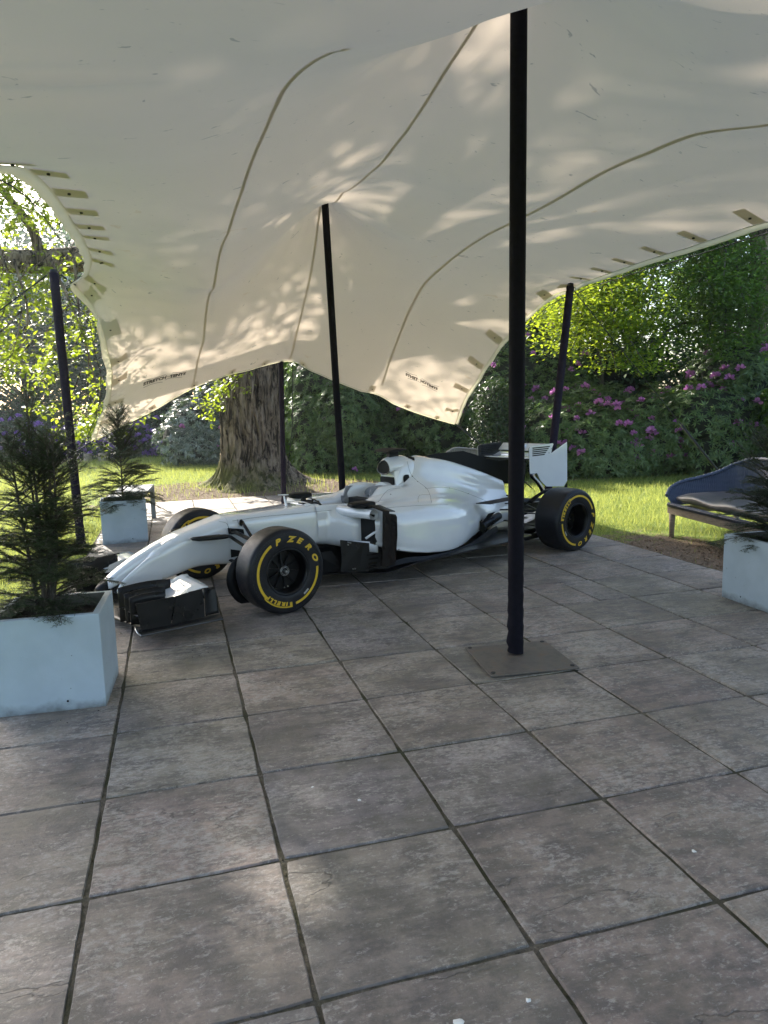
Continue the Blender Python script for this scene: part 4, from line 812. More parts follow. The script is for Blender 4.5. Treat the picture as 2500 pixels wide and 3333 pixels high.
    for s_, deg in ((side, rot), (-side, rot)):
        # viewed from the s_ side: clockwise angle phi (deg from top). screen right = -x*s_ ... (car's left seen from its left has forward to the left)
        def pt(phi, r, lift=.0012):
            f = math.radians(phi); sx = math.sin(f)*r; z = math.cos(f)*r
            return V(-sx*s_, s_*(at_r(r)+lift), z)
        def arc(p0, p1, r0, r1):
            m = MB(); n = 40; m.grid([[pt(p, r) for r in np.linspace(r0, r1, 4)] for p in np.linspace(p0, p1, n)]); return m
        def word(txt, p0, r0, h, shear, off, stretch=1.0, parts=None):
            v_, f_ = text_mesh(txt, h/.72, shear, off); v_[:, 0] *= stretch
            return MB().add([pt(p0+math.degrees(x/(r0+h/2)), r0+y) for x, y, _ in v_], f_), math.degrees(v_[:, 0].max()/(r0+h/2))
        m = MB(); RA, RB_ = .246, .266
        for p0, p1 in ((88, 168), (228, 328)): q = arc(p0+deg, p1+deg, RA, RB_); m.add(q.v, q.f)
        m.build('yellow_arc', YL, root)
        m = MB()
        for ch, ph in (('P', -24), ('Z', 1), ('E', 20), ('R', 41), ('O', 63)):
            q, _ = word(ch, ph+deg, .233, .042, .30, .0035, 1.30); m.add(q.v, q.f)
        m.build('tyre_lettering', YL, root)
        m = MB(); ph = 184
        for ch in 'IRELLI':
            q, w_ = word(ch, ph+deg, .232, .027, .12, .0030, 1.28); m.add(q.v, q.f); ph += w_+(1.6 if ch != 'I' else 1.3)
        # long bowl of the initial running over the word
        pe = ph+1
        for (p0, p1, r0, r1) in ((175, pe, .266, .275), (175, pe-3, .2615, .2635)): q = arc(p0+deg, p1+deg, r0, r1); m.add(q.v, q.f)
        q = arc(175+deg, 180+deg, .234, .275); m.add(q.v, q.f); q = arc(pe+deg-.2, pe+1.6+deg, .264, .273); m.add(q.v, q.f)
        m.build('tyre_lettering', YL, root)
        m = MB(); q = arc(133+deg, 146+deg, .222, .236); m.add(q.v, q.f); m.build('barcode_label', LBm, root)
    return root
wheel(0, 1, True, 0, 0); wheel(0, -1, True, 102, 0); wheel(-3.463, 1, False, 100); wheel(-3.463, -1, False, 30)
# ================================================================== PLANTERS, FURNITURE
def paint_mat(name, c):
    t = NT(name, .6, spec=.35); n1 = t.noise(4, detail=5); n2 = t.noise(38, detail=3, rough=.5)
    b = t.ramp(n1, [(.3, tuple(np.array(c)*.90)), (.7, tuple(np.array(c)*1.05))]); b = t.mix(t.ramp(n2, [(.24, 1), (.28, 0)]), b, (.09, .09, .08))
    # dirt splash creeping up from the ground and bare patches along the rim
    sx = t.n.new('ShaderNodeSeparateXYZ'); t.L(t.co(), sx.inputs[0]); z = sx.outputs['Z']
    k = t.math('ADD', t.math('MULTIPLY', z, -9), t.math('MULTIPLY', t.noise(14, detail=6), 1.0)); b = t.mix(t.ramp(k, [(0, 0), (.55, .75)]), b, (.10, .10, .085))
    k2 = t.math('ADD', t.math('MULTIPLY', t.math('SUBTRACT', z, .495), 120), t.noise(60, detail=5, rough=.8)); b = t.mix(t.ramp(k2, [(1.0, 0), (1.4, .8)]), b, (.22, .20, .17))
    t.color(b); t.bump(t.noise(120, detail=3), .25, .002); return t.m
MPL = paint_mat('pale_blue_paint', (.42, .49, .535)); MIN = simple('planter_inside', (.16, .15, .12), .9, .3, 12, .3); MSO = simple('potting_soil', (.035, .026, .018), .95, .5, 40, .9, bscale=60, bdist=.02)
def planter(c, w, d, h, rz, label):
    o = thing('planter', label, 'planter', c, rz, 'square pale blue planters'); t = .035
    m = MB(); P = lambda x, y, z: V(x, y, z)
    W, D_ = w/2, d/2
    outer = [P(-W, -D_, 0), P(W, -D_, 0), P(W, D_, 0), P(-W, D_, 0)]; top = [p+V(0, 0, h) for p in outer]; it = [V(p[0]-math.copysign(t, p[0]), p[1]-math.copysign(t, p[1]), h) for p in outer]; ib = [p-V(0, 0, h*.3) for p in it]
    m.add(outer+top+it+ib, [(i, (i+1) % 4, 4+(i+1) % 4, 4+i) for i in range(4)]+[(4+i, 4+(i+1) % 4, 8+(i+1) % 4, 8+i) for i in range(4)]); m.build('box', MPL, o, bevel=.006)
    m = MB(); m.add(it+ib, [(i, 4+i, 4+(i+1) % 4, (i+1) % 4) for i in range(4)]); b = m.build('box_lining', MIN, o); b.data.transform(Matrix.Translation((0, 0, -.003)))
    n = 14; X, Y = np.meshgrid(np.linspace(-W+t-.005, W-t+.005, n), np.linspace(-D_+t-.005, D_-t+.005, n)); m = MB(); m.grid(np.stack([X, Y, h-.075+rng.normal(0, .008, X.shape)+.02*np.exp(-(X**2+Y**2)/.02)], -1)); m.build('soil', MSO, o, True)
    m = MB(); m.tube([(.08, -D_-.001, .05), (.08, -D_+.01, .05)], .006, 10); m.tube([(-W-.001, .06, .05), (-W+.01, .06, .05)], .006, 10); m.build('drain_hole', DK, o); return o
# near planter: front right corner (-1.50,3.69), far planter (-2.878,8.72), right planter corner (2.645,5.57)
a1 = math.atan2(.115, .50); e1 = V(math.cos(a1), math.sin(a1), 0); f1 = V(-e1[1], e1[0], 0)
C1 = V(-1.508, 3.700, 0)-e1*.27+f1*.26; planter(C1, .54, .52, .510, a1, 'pale blue square planter nearest the camera at the left edge')
a2 = math.atan2(.176, .488); e2 = V(math.cos(a2), math.sin(a2), 0); f2 = V(-e2[1], e2[0], 0)
C2 = V(-2.878, 8.722, 0)-e2*.26+f2*.26; planter(C2, .52, .52, .515, a2, 'pale blue square planter behind the car nose, beside the leaning pole')
a3 = .235; e3 = V(math.cos(a3), math.sin(a3), 0); f3 = V(-e3[1], e3[0], 0)
C3 = V(2.648, 5.572, 0)+e3*.27-f3*.27; planter(C3, .54, .54, .505, a3, 'pale blue square planter cut off by the right edge of the frame')
MWD = NT('weathered_wood', .75); MWD.color(MWD.ramp(MWD.noise(6, MWD.map((2, 2, 14)), 6), [(.3, (.20, .155, .115)), (.7, (.36, .29, .22))])); MWD.bump(MWD.noise(30, MWD.map((1, 1, 8))), .3, .003); MWD = MWD.m
MGB = simple('grey_bench_paint', (.20, .225, .245), .6, .12, 10, .1)
bn = thing('low_bench', 'low grey wooden bench tucked behind the far planter', 'bench', (-3.50, 10.05, 0), .21)
m = MB(); m.box((0, 0, .475), (.46, 1.5, .04)); m.build('seat', MGB, bn, bevel=.004)
for x in (-.20, .20):
    for y in (-.70, .70): m = MB(); m.box((x, y, .2275), (.06, .08, .455)); m.build('leg', MGB, bn, bevel=.004)
m = MB(); m.box((0, -.70, .41), (.34, .03, .07)); m.box((0, .70, .41), (.34, .03, .07)); m.build('rail', MGB, bn)
# ---- wicker sofa
def wick(name, c1, c2):
    t = NT(name, .32, spec=.5); w = t.n.new('ShaderNodeTexWave'); w.bands_direction = 'Z'; w.inputs['Scale'].default_value = 22; t.L(t.map((1, 1, 1)), w.inputs[0])
    t.color(t.mix(t.noise(9), t.ramp(w.outputs['Fac'], [(.2, c1), (.8, c2)]), c2)); t.bump(w.outputs['Fac'], .8, .006); t.b.inputs['Coat Weight'].default_value = .4; return t.m
MWI = wick('blue_wicker', (.014, .020, .040), (.055, .075, .13)); MCU = simple('charcoal_cushion', (.045, .044, .05), .38, .15, 5, .15, bscale=7, bdist=.03)
SO = V(3.33, 8.40, 0); sA = math.atan2(-.99, .135); sofa = thing('wicker_sofa', 'dark blue wicker sofa with charcoal cushion on weathered wooden legs on the grass', 'sofa', SO, 0)
wrap = catmull([(-.03, .0, .44, 0), (.04, .07, .52, .05), (.19, .12, .585, .12), (.38, .13, .625, .16), (.60, .12, .685, .20), (.78, .08, .775, .24), (.90, -.04, .835, .25), (.97, -.22, .855, .25), (1.06, -.8, .865, .25), (1.16, -1.4, .86, .25), (1.22, -1.95, .84, .2)], 420)
m = MB(); G = []
for i, (x, y, zt, ln) in enumerate(wrap):
    cx, cy_ = (.55-x), (-.9-y); n_ = math.hypot(cx, cy_); rib = .004*math.sin(i*1.55)
    G.append([V(x+cx/n_*(.09*(1-k)+rib), y+cy_/n_*(.09*(1-k)+rib), .33+(zt-.33)*k) for k in np.linspace(0, 1, 14)])
m.grid(np.array(G)); m.build('wicker_back', MWI, sofa, True)
m = MB(); m.tube(wrap[::4, :3]+V(0, 0, .005), .020, 10); P = wrap[::2, :3]
for ph in (0, 2.1, 4.2): m.tube([p+V(.010*math.cos(i*.55+ph), .010*math.cos(i*.55+ph), .008+.016*math.sin(i*.55+ph)) for i, p in enumerate(P)], .008, 5)
m.build('braided_edge', MWI, sofa, True)
d_ = V(.135, -.99, 0); dp = V(.99, .135, 0)
def pt_(a, b, z): return d_*a+dp*b+V(0, 0, z)
m = MB(); m.prism([pt_(-.03, 0, .235), pt_(2.1, 0, .235), pt_(2.1, .03, .235), pt_(-.03, .03, .235)], (0, 0, .085)); m.prism([pt_(-.03, .03, .235), pt_(0, .03, .235), pt_(0, .92, .235), pt_(-.03, .92, .235)], (0, 0, .085)); m.build('seat_rail', MWD, sofa, bevel=.004)
m = MB()
for i in range(84): a = i*.025; m.tube([pt_(a-.005, -.006, .325), pt_(a+.012, -.022, .345), pt_(a+.022, -.006, .368)], .0105, 6)
m.tube([pt_(0, 0, .322), pt_(2.1, 0, .322)], .010, 6); m.build('braided_rail', MWI, sofa, True, kind='stuff')
for a, b in ((.03, .03), (2.05, .03), (.03, .85), (2.05, .85)): m = MB(); m.tube([pt_(a, b, 0)*1+V(0, 0, -.05), pt_(a, b, .24)], [.026, .036], 12); m.build('leg', MWD, sofa, True)
m = MB(); G = []
for a in np.linspace(0, 1, 30):
    A = .02+1.98*a; ring_ = []
    for t in np.linspace(0, 2*np.pi, 28, endpoint=False):
        c, s_ = math.cos(t), math.sin(t); e = (abs(math.sin(a*math.pi))**.12 if 0 < a < 1 else .15)
        ring_.append(pt_(A, .43+.43*abs(c)**.35*np.sign(c)*min(1, .6+.4*e), .425+(.062*e)*abs(s_)**.7*np.sign(s_)+.012*math.sin(A*9+c*3)*(s_ > 0)))
    G.append(ring_)
m.grid(np.array(G), True); m.f += [tuple(range(28))[::-1], tuple(29*28+j for j in range(28))]; m.build('cushion', MCU, sofa, True)
# ---- matching chair whose back shows over the car
wc = thing('wicker_chair', 'wicker chair back just showing over the engine cover behind the car', 'chair', (1.25, 11.2, 0), .15)
MW2 = wick('grey_wicker', (.05, .05, .05), (.30, .29, .27)); q = catmull([(-.36, -.1, .62), (-.30, .05, .78), (-.12, .16, .885), (.1, .18, .875), (.32, .08, .845), (.42, -.1, .80)], 120); m = MB(); m.grid([[V(x*(1-.1*(1-k)), y+.004*math.sin(i*1.5), .3+(z-.3)*k) for k in np.linspace(0, 1, 8)] for i, (x, y, z) in enumerate(q)]); m.build('wicker_back', MW2, wc, True)
m = MB(); m.tube(q, .018, 8); m.build('braided_edge', MW2, wc, True); m = MB(); m.box((.02, -.2, .36), (.66, .56, .10)); m.build('cushion', MCU, wc, bevel=.03)
for x in (-.28, .30):
    for y in (-.42, .02): m = MB(); m.tube([(x, y, -.03), (x, y, .31)], [.02, .028], 8); m.build('leg', MWD, wc, True)
# ---- stumps
for i, (x, y, r, lb) in enumerate(((-10.05, 24.8, .13, 'small pale log stump at the far edge of the lawn, left one'), (-9.55, 24.9, .17, 'larger pale log stump at the far edge of the lawn, right one'))):
    m = MB(); m.tube([(0, 0, -.1), (0, 0, .3)], [r*1.1, r], 14); m.build('log_stump', MWD, None, True, auto=.6, loc=(x, y, -.05), label=lb, cat='stump')
# ================================================================== VEGETATION
def leafm(name, c1, c2, tr, fac, rough=.45, spec=.4, sc_=1.2, coat=0):
    t = NT(name, rough, spec=spec); g = t.n.new('ShaderNodeNewGeometry'); rn = g.outputs['Random Per Island']
    n = t.noise(sc_, g.outputs['Position'], 4)
    k = t.math('ADD', t.math('MULTIPLY', rn, .6), t.math('MULTIPLY', n, .5))
    t.color(t.ramp(k, [(.25, c1), (.8, c2)])); tc = t.ramp(k, [(.2, tuple(np.array(tr)*.7)), (.8, tr)])
    if coat: t.b.inputs['Coat Weight'].default_value = coat; t.b.inputs['Coat Roughness'].default_value = .25
    t.translucent(tc, fac); return t.m
ML_OAK = leafm('oak_leaf', (.055, .11, .012), (.10, .17, .02), (.42, .52, .03), .55)
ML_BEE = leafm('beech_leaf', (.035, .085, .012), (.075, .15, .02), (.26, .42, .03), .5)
ML_BE2 = leafm('shaded_beech_leaf', (.045, .10, .018), (.085, .155, .030), (.20, .36, .04), .42)  # duller transmitted green, the sprays' shade put into the leaf colour
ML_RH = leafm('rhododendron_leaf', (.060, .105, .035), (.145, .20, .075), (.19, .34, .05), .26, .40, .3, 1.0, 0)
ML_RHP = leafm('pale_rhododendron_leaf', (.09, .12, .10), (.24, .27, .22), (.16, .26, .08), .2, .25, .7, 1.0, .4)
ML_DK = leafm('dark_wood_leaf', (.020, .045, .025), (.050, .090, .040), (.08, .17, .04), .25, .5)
ML_FAR = leafm('far_wood_leaf', (.018, .040, .030), (.045, .080, .045), (.08, .17, .05), .3, .6, .3, .3)  # bluish green, with some of the distance haze put into the leaf colour
ML_YEW = leafm('yew_needle', (.016, .034, .012), (.055, .085, .030), (.07, .13, .02), .2, .4, .4, 6)
ML_GR = leafm('grass_blade', (.13, .19, .030), (.27, .30, .085), (.52, .56, .13), .45, .5, .3, .8)
ML_FL = leafm('pink_flower', (.42, .13, .42), (.66, .28, .60), (.7, .3, .65), .35, .5, .3, 3)
ML_PU = leafm('purple_flower', (.16, .07, .36), (.30, .16, .55), (.4, .2, .7), .35, .5, .3, 3)
MCORE = simple('shade_core', (.020, .022, .012), .9, .5, 9, .6)  # solid dark fill against see-through, bush's inner shade put into its colour
MTW = simple('twig_bark', (.065, .052, .040), .85, .35, 30, .5)
def rand_dir(n, r): v = r.normal(size=(n, 3)); return v/np.linalg.norm(v, axis=1)[:, None]
def norm(v): return v/(np.linalg.norm(v, axis=-1, keepdims=True)+1e-9)
SHP = dict(lance=[(0, 0), (.45, .125), (1, 0), (.45, -.125)], oval=[(0, 0), (.45, .30), (1, 0), (.45, -.30)],
           oak=[(0, 0), (.22, .10), (.30, .26), (.45, .16), (.60, .34), (.74, .20), (1, .10), (1, -.10), (.74, -.20), (.60, -.34), (.45, -.16), (.30, -.26), (.22, -.10)],
           beech=[(0, 0), (.25, .24), (.6, .28), (1, 0), (.6, -.28), (.25, -.24)], needle=[(0, 0), (.5, .055), (1, 0), (.5, -.055)], blade=[(0, .035), (1, 0), (0, -.035)], petal=[(0, 0), (.5, .3), (1, .12), (1, -.12), (.5, -.3)])
def leaves(P, D, N, S, shape, fold=.25):
    """P base, D direction, N approx normal, S length -> verts, faces"""
    s = np.array(SHP[shape]); k = len(s); D = norm(D); B = norm(np.cross(D, N)); N2 = np.cross(B, D)
    v = P[:, None]+S[:, None, None]*(s[None, :, 0:1]*D[:, None]+s[None, :, 1:2]*B[:, None]+(fold*np.abs(s[None, :, 1:2])-.12*s[None, :, 0:1]**2)*N2[:, None])
    n = len(P); return v.reshape(-1, 3), np.arange(n*k).reshape(n, k)
def lump_points(L, n, r, lo=.86, hi=1.05, jig=.0):
    L = np.array(L, float); w = (L[:, 3]*L[:, 4]+L[:, 4]*L[:, 5]+L[:, 3]*L[:, 5]); k = r.choice(len(L), n*3, p=w/w.sum()); d = rand_dir(n*3, r)
    rad = r.uniform(lo, hi, n*3)
    bump = 1+.10*np.sin(d[:, 0]*7+k)*np.cos(d[:, 2]*6+k*2)+.06*np.sin(d[:, 1]*13+k)
    P = L[k, :3]+d*L[k, 3:6]*(rad*bump)[:, None]; ok = np.ones(len(P), bool)
    for q in L: ok &= (((P-q[:3])/q[3:6])**2).sum(1) > .62
    ok &= P[:, 2] > .0; P, d, k = P[ok][:n], d[ok][:n], k[ok][:n]
    return P, norm(d/L[k, 3:6])
def core(L, k, name, parent, mat):
    m = MB()
    for q in L:
        a = np.linspace(0, np.pi, 9); b = np.linspace(0, 2*np.pi, 14, endpoint=False)
        m.grid([[V(q[0]+k*q[3]*math.sin(i)*math.cos(j)*(1+.1*math.sin(3*j+5*i)), q[1]+k*q[4]*math.sin(i)*math.sin(j), q[2]+k*q[5]*math.cos(i)) for j in b] for i in a], True)
    return m.build(name, mat, parent, True)
def bush(name, label, cat, L, n, mat, seed, leaf=.13, per=7, flowers=0, fmat=None, group=None, whorl=True, shape='lance', corek=.80, frange=None, fsize=.07, extra_in=.25):
    r = np.random.default_rng(seed); L = [tuple(map(float, q)) for q in L]; base = (float(np.mean([q[0] for q in L])), float(np.mean([q[1] for q in L])), 0.)
    L = [(q[0]-base[0], q[1]-base[1], *q[2:]) for q in L]
    o = thing(name, label, cat, base, 0, group)
    P, Nn = lump_points(L, n, r); up = V(0, 0, 1)
    ax = norm(Nn+.5*up+.35*rand_dir(len(P), r)); n_ = len(P)
    if whorl:
        t1 = norm(np.cross(ax, rand_dir(n_, r))); t2 = np.cross(ax, t1); a = np.arange(per)*2*np.pi/per
        D = (np.cos(a)[None, :, None]*t1[:, None]+np.sin(a)[None, :, None]*t2[:, None])+ax[:, None]*r.uniform(-.25, .7, (n_, 1, 1))+.18*r.normal(size=(n_, per, 3)); D = D.reshape(-1, 3); PP = np.repeat(P, per, 0); NN = np.repeat(ax, per, 0)+.2*r.normal(size=(n_*per, 3))
    else:
        PP = np.repeat(P, per, 0)+r.normal(size=(n_*per, 3))*leaf*.9; D = rand_dir(n_*per, r)+np.repeat(ax, per, 0)*.3-V(0, 0, .25); NN = np.repeat(ax, per, 0)+.55*rand_dir(n_*per, r)
    S = leaf*r.uniform(.65, 1.15, len(PP)); v, f = leaves(PP, D, NN, S, shape)
    link('foliage', mesh('foliage', v, f, mat), o)
    if corek: core(L, corek, 'shade_core', o, MCORE)
    m = MB()
    for i in range(6):
        q = L[r.integers(len(L))]; a = r.uniform(0, 6.28); m.tube([(q[0]*.6, q[1]*.6, -.15), (q[0]+.3*math.cos(a), q[1]+.3*math.sin(a), q[2]*.6), (q[0]+q[3]*.6*math.cos(a), q[1]+q[4]*.6*math.sin(a), q[2]+q[5]*.5)], [.05, .035, .015], 6)
    m.build('stem', MTW, o, True)
    if flowers:
        P2, N2 = lump_points(L, n*3, r, 1.03, 1.12); ok = N2[:, 1] < .25
        if frange: ok &= frange(P2+np.array(base))
        P2, N2 = P2[ok][:flowers], N2[ok][:flowers]; fm = []
        for q in range(4):
            k = 26; d = rand_dir(k, r); d[:, 2] = np.abs(d[:, 2])*.9; v, f = leaves(d*fsize*.25, d+.3*rand_dir(k, r), rand_dir(k, r), np.full(k, fsize*.95), 'petal', .3); fm.append(mesh('flower_head', v, f, fmat))
        for i, p in enumerate(P2):
            fo = link('flower_head', fm[i % 4], o); fo.location = p; fo.rotation_euler = (N2[i, 1]*-.5, N2[i, 0]*.5, r.uniform(0, 6)); fo.scale = (r.uniform(.75, 1.2),)*3
    return o
def rlumps(x0, x1, y0, y1, z1, n, seed, s=(1.0, 1.0, .9), slope=0):
    r = np.random.default_rng(seed); out = []
    for i in range(n):
        x = r.uniform(x0, x1); y = r.uniform(y0, y1); k = (y-y0)/(y1-y0+.01); h = z1*(.55+.45*k); z = r.uniform(.25, max(.3, h-s[2]))
        out.append((x, y, z, s[0]*r.uniform(.7, 1.15), s[1]*r.uniform(.7, 1.1), s[2]*r.uniform(.7, 1.15)))
    return out
R_ = 'rhododendron bushes along the edge of the lawn'
bush('rhododendron', 'rhododendron thick with pink flowers to the right of the rear wing, behind the sofa strap', 'shrub', rlumps(3.6, 6.3, 15.4, 17.2, 2.7, 20, 3, (1.0, .9, .8)), 5200, ML_RH, 11, .13, 8, 95, ML_FL, R_, frange=lambda p: p[:, 2] > .3, fsize=.085)
bush('rhododendron', 'rhododendron with pink blooms at its top right, above the sofa back', 'shrub', rlumps(6.6, 8.8, 14.4, 16.2, 3.1, 14, 4, (1.0, .9, .9)), 3600, ML_RH, 12, .13, 8, 60, ML_FL, R_, frange=lambda p: p[:, 2] > .6, fsize=.085)
bush('rhododendron', 'tall dark rhododendron with pale lilac blooms beside the right tent pole', 'shrub', rlumps(2.2, 4.6, 17.2, 18.8, 4.9, 22, 5, (1.0, .9, 1.0)), 4800, ML_RH, 13, .13, 8, 60, ML_FL, R_, fsize=.09, frange=lambda p: (p[:, 2] > 1.2) & (p[:, 2] < 4.6))
bush('rhododendron', 'shaded dark green rhododendron behind the engine cover under the low canopy corner', 'shrub', rlumps(.9, 2.4, 17.4, 18.8, 3.8, 14, 6, (.95, .9, .95)), 3200, ML_RH, 14, .13, 8, 6, ML_FL, R_)
bush('rhododendron', 'broad green rhododendron with a few pink blooms behind the cockpit', 'shrub', rlumps(-1.6, .6, 18.1, 19.2, 4.0, 18, 7, (.95, .9, .95)), 4200, ML_RH, 15, .13, 8, 11, ML_FL, R_, frange=lambda p: (p[:, 2] < 2.3))
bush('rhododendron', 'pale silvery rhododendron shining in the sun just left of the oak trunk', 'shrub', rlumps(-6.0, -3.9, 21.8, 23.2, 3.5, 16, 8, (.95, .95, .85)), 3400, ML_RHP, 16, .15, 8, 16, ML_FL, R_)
bush('rhododendron', 'purple flowering rhododendron across the lawn behind the leaning pole', 'shrub', rlumps(-14.0, -8.6, 26.2, 27.2, 1.6, 22, 9, (1.0, .9, .75)), 2600, ML_FAR, 17, .17, 7, 240, ML_PU, R_, fsize=.13)
bush('laurel_bush', 'bright light green bush catching the sun just right of the oak trunk', 'bush', rlumps(-2.9, -1.9, 19.6, 20.4, 4.4, 12, 10, (.7, .7, .8)), 2300, ML_BEE, 18, .11, 7, shape='oval')
bush('laurel_bush', 'glossy sunlit bush at the right edge above the sofa', 'bush', rlumps(7.9, 9.0, 13.6, 14.4, 2.9, 9, 22, (.65, .6, .65)), 1700, ML_BEE, 19, .10, 7, shape='oval')
bush('yew_bush', 'small dark conifer bush behind the rear wing', 'bush', [(2.5, 15.6, .75, .55, .55, .8), (2.4, 15.5, 1.5, .35, .35, .5)], 2200, ML_YEW, 20, .10, 6, whorl=False, corek=.7)
# ---- trees
def limb(m, P, r0, r1, n=12, seg=10):
    C = catmull(P, seg); m.tube(C, np.linspace(r0, r1, seg), n)
    return C
def crown(P, n, r, size, mat, name, parent, shape, spread=(.35, .35, .25), tilt=.7):
    k = r.integers(len(P), size=n); Q = P[k]+r.normal(size=(n, 3))*spread; D = norm(rand_dir(n, r)*V(1, 1, .5)-V(0, 0, .25)); N = norm(V(0, 0, 1)+tilt*rand_dir(n, r)); v, f = leaves(Q, D, N, size*r.uniform(.7, 1.2, n), shape, .2); return link(name, mesh(name, v, f, mat), parent)
def tree(label, x, y, h, rad, zlo, n, size, mat, seed, tr=.16, ncl=120, shape='beech', group=None, cat='tree', name='woodland_tree', ex=1.0, spread=.38, flat=.8):
    r = np.random.default_rng(seed); o = thing(name, label, cat, (x, y, 0), 0, group); m = MB(); limb(m, [(0, 0, -.2), (.1, 0, h*.3), (-.1, .1, h*.6), (0, 0, h*.9)], tr, tr*.25)
    P = rand_dir(ncl, r)*(r.uniform(.35, 1, ncl)**.5)[:, None]*V(rad, rad, (h-zlo)/2)+V(0, 0, (h+zlo)/2)
    for q in P[::6]: m.tube(catmull([(0, 0, max(q[2]*.55, zlo*.5)), q*V(.55, .55, .85), q], 6), [tr*.4, tr*.32, tr*.25, tr*.18, tr*.1, .01], 6)
    m.build('trunk', MTW, o, True); crown(P, n, r, size, mat, 'crown', o, shape, (spread, spread, spread*flat)); return o
# main oak: sculpted trunk
def bark():
    t = NT('oak_bark', .9, spec=.2); v = t.map((1, 1, .22)); w = t.noise(11, v, 8, .66, .9); f = t.noise(30, v, 5)
    c = t.ramp(w, [(.42, (.028, .021, .015)), (.50, (.15, .112, .08)), (.64, (.29, .23, .17))]); sx = t.n.new('ShaderNodeSeparateXYZ'); t.L(t.co(), sx.inputs[0])
    k = t.math('ADD', t.math('ADD', t.math('MULTIPLY', sx.outputs['Z'], -.85), t.math('MULTIPLY', t.noise(2.2), 1.5)), t.math('MULTIPLY', sx.outputs['X'], -.45)); moss = t.ramp(k, [(.25, 0), (.75, .8)]); c = t.mix(moss, c, t.ramp(f, [(.3, (.05, .055, .012)), (.7, (.15, .15, .03))]))
    t.color(c); b = t.bump(w, .9, .06); t.bump(f, .5, .012, b); return t.m
MB_OAK = bark()
oak = thing('oak_tree', 'huge old oak tree with ridged mossy trunk behind the tent', 'tree', OAK)
from mathutils import noise as mn
NA, NZ = 220, 170; V3 = []
for j in range(NZ):
    z = -.15+5.8*(j/(NZ-1))**1.15; r0 = .565-.012*max(0, z-1)+.30*math.exp(-max(z, 0)/.33)+.02*math.sin(z*1.3)
    for i in range(NA):
        a = 2*math.pi*i/NA; root = (max(0, math.cos(a-.15))**8*.85+max(0, math.cos(a-3.0))**8*.55+max(0, math.cos(a-4.4))**10*.20+max(0, math.cos(a-5.3))**12*.25+max(0, math.cos(a-1.6))**8*.4)*math.exp(-max(z, 0)/.20)
        wob = z*.18+.25*math.sin(z*1.1+a*2); fr = mn.turbulence(Vector((math.cos(a)*5.2+wob*.3, math.sin(a)*5.2+wob*.3, z*.85)), 3, False); rg = mn.noise(Vector((math.cos(a+.06*math.sin(z*5))*11, math.sin(a+.06*math.sin(z*5))*11, z*1.7)))
        rr = r0+root+.050*(1-2.6*abs(rg))+.035*(fr-.7)+.05*mn.noise(Vector((math.cos(a), math.sin(a), z*.5)))
        V3.append((rr*math.cos(a), rr*math.sin(a), z))
idx = np.arange(NA*NZ).reshape(NZ, NA); ff = np.stack([idx[:-1], np.roll(idx[:-1], -1, 1), np.roll(idx[1:], -1, 1), idx[1:]], -1).reshape(-1, 4)
link('trunk', mesh('trunk', np.array(V3), ff, MB_OAK, True), oak)
ro = np.random.default_rng(33); m = MB()
tips = []
limb(m, [(-.1, -.1, 4.9), (-1.6, -.7, 4.55), (-3.4, -1.4, 4.25), (-4.6, -1.8, 4.35), (-6.5, -2.2, 4.9)], .28, .14, 14, 24)
limb(m, [(-3.35, -1.4, 4.3), (-3.4, -1.5, 4.8), (-3.9, -1.8, 5.6)], .10, .05, 10)
limb(m, [(-4.6, -1.8, 4.3), (-4.9, -1.9, 3.7), (-5.4, -2.0, 3.2)], .06, .02, 8)
for k in range(13):
    a = k*2.399; R = 4.2+2.2*(k % 3)/2; q = V(R*math.cos(a), R*math.sin(a), 7.5+5*((k*7) % 5)/5); limb(m, [(0, 0, 4.6+.12*k), q*V(.4, .4, .8), q], .20, .04, 8)
limb(m, [(0, 0, 5.2), (.1, .1, 8), (0, .2, 12)], .5, .12, 12)
# drooping twigs in view under and beside the canopy edge (world points, made local)
twigs = []
def twig(pts, r0=.018, lf=18, spread=.16):
    P = np.array(pts)-OAK; C = catmull(P, 12); m.tube(C, np.linspace(r0, .004, 12), 5); twigs.append((C, lf, spread))
rt_ = np.random.default_rng(5)
def wp(px, py, y):  # world point seen at this place of the photograph, y metres away
    d = FW*FPX+RT*(px*1.50693-1250)-UP*(py*1.50693-1666.5); return CAM+d*(y/d[1])
for (x0, y0, x1, y1, dep, n_) in ((-60, 360, 90, 480, 12.4, 9), (0, 430, 150, 560, 12.8, 4), (60, 580, 210, 640, 12.6, 4), (-40, 600, 80, 700, 12.0, 4), (-60, 720, 110, 830, 11.8, 7), (120, 690, 215, 790, 12.6, 2), (90, 770, 190, 830, 12.2, 3), (175, 880, 300, 945, 12.9, 7), (120, 880, 215, 930, 12.6, 2), (430, 810, 500, 880, 14.0, 4)):
    for i in range(n_):
        a = wp(rt_.uniform(x0, x1), rt_.uniform(y0, y1), dep+rt_.uniform(-.7, .7)); up = a+V(rt_.uniform(.0, .5), rt_.uniform(0, .5), rt_.uniform(.5, .9)); b = a+V(rt_.uniform(-.7, .2), rt_.uniform(-.3, .2), rt_.uniform(-.35, .05)); twig([up, a+V(0, 0, .1), b], .012, 26, .13)
for pts in ([wp(160, 560, 12.6), wp(175, 700, 12.5), wp(200, 800, 12.5), wp(215, 870, 12.8)], [wp(110, 560, 12.4), wp(150, 650, 12.4), wp(190, 760, 12.4), wp(185, 880, 12.6)], [wp(30, 560, 12.2), wp(60, 680, 12.2), wp(30, 800, 12.2)], [wp(-20, 480, 12.5), wp(20, 620, 12.3), wp(-20, 740, 12)]): twig(pts, .028, 30, .2)
m.build('limb', MB_OAK, oak, True)
Q, Dd, Ss = [], [], []
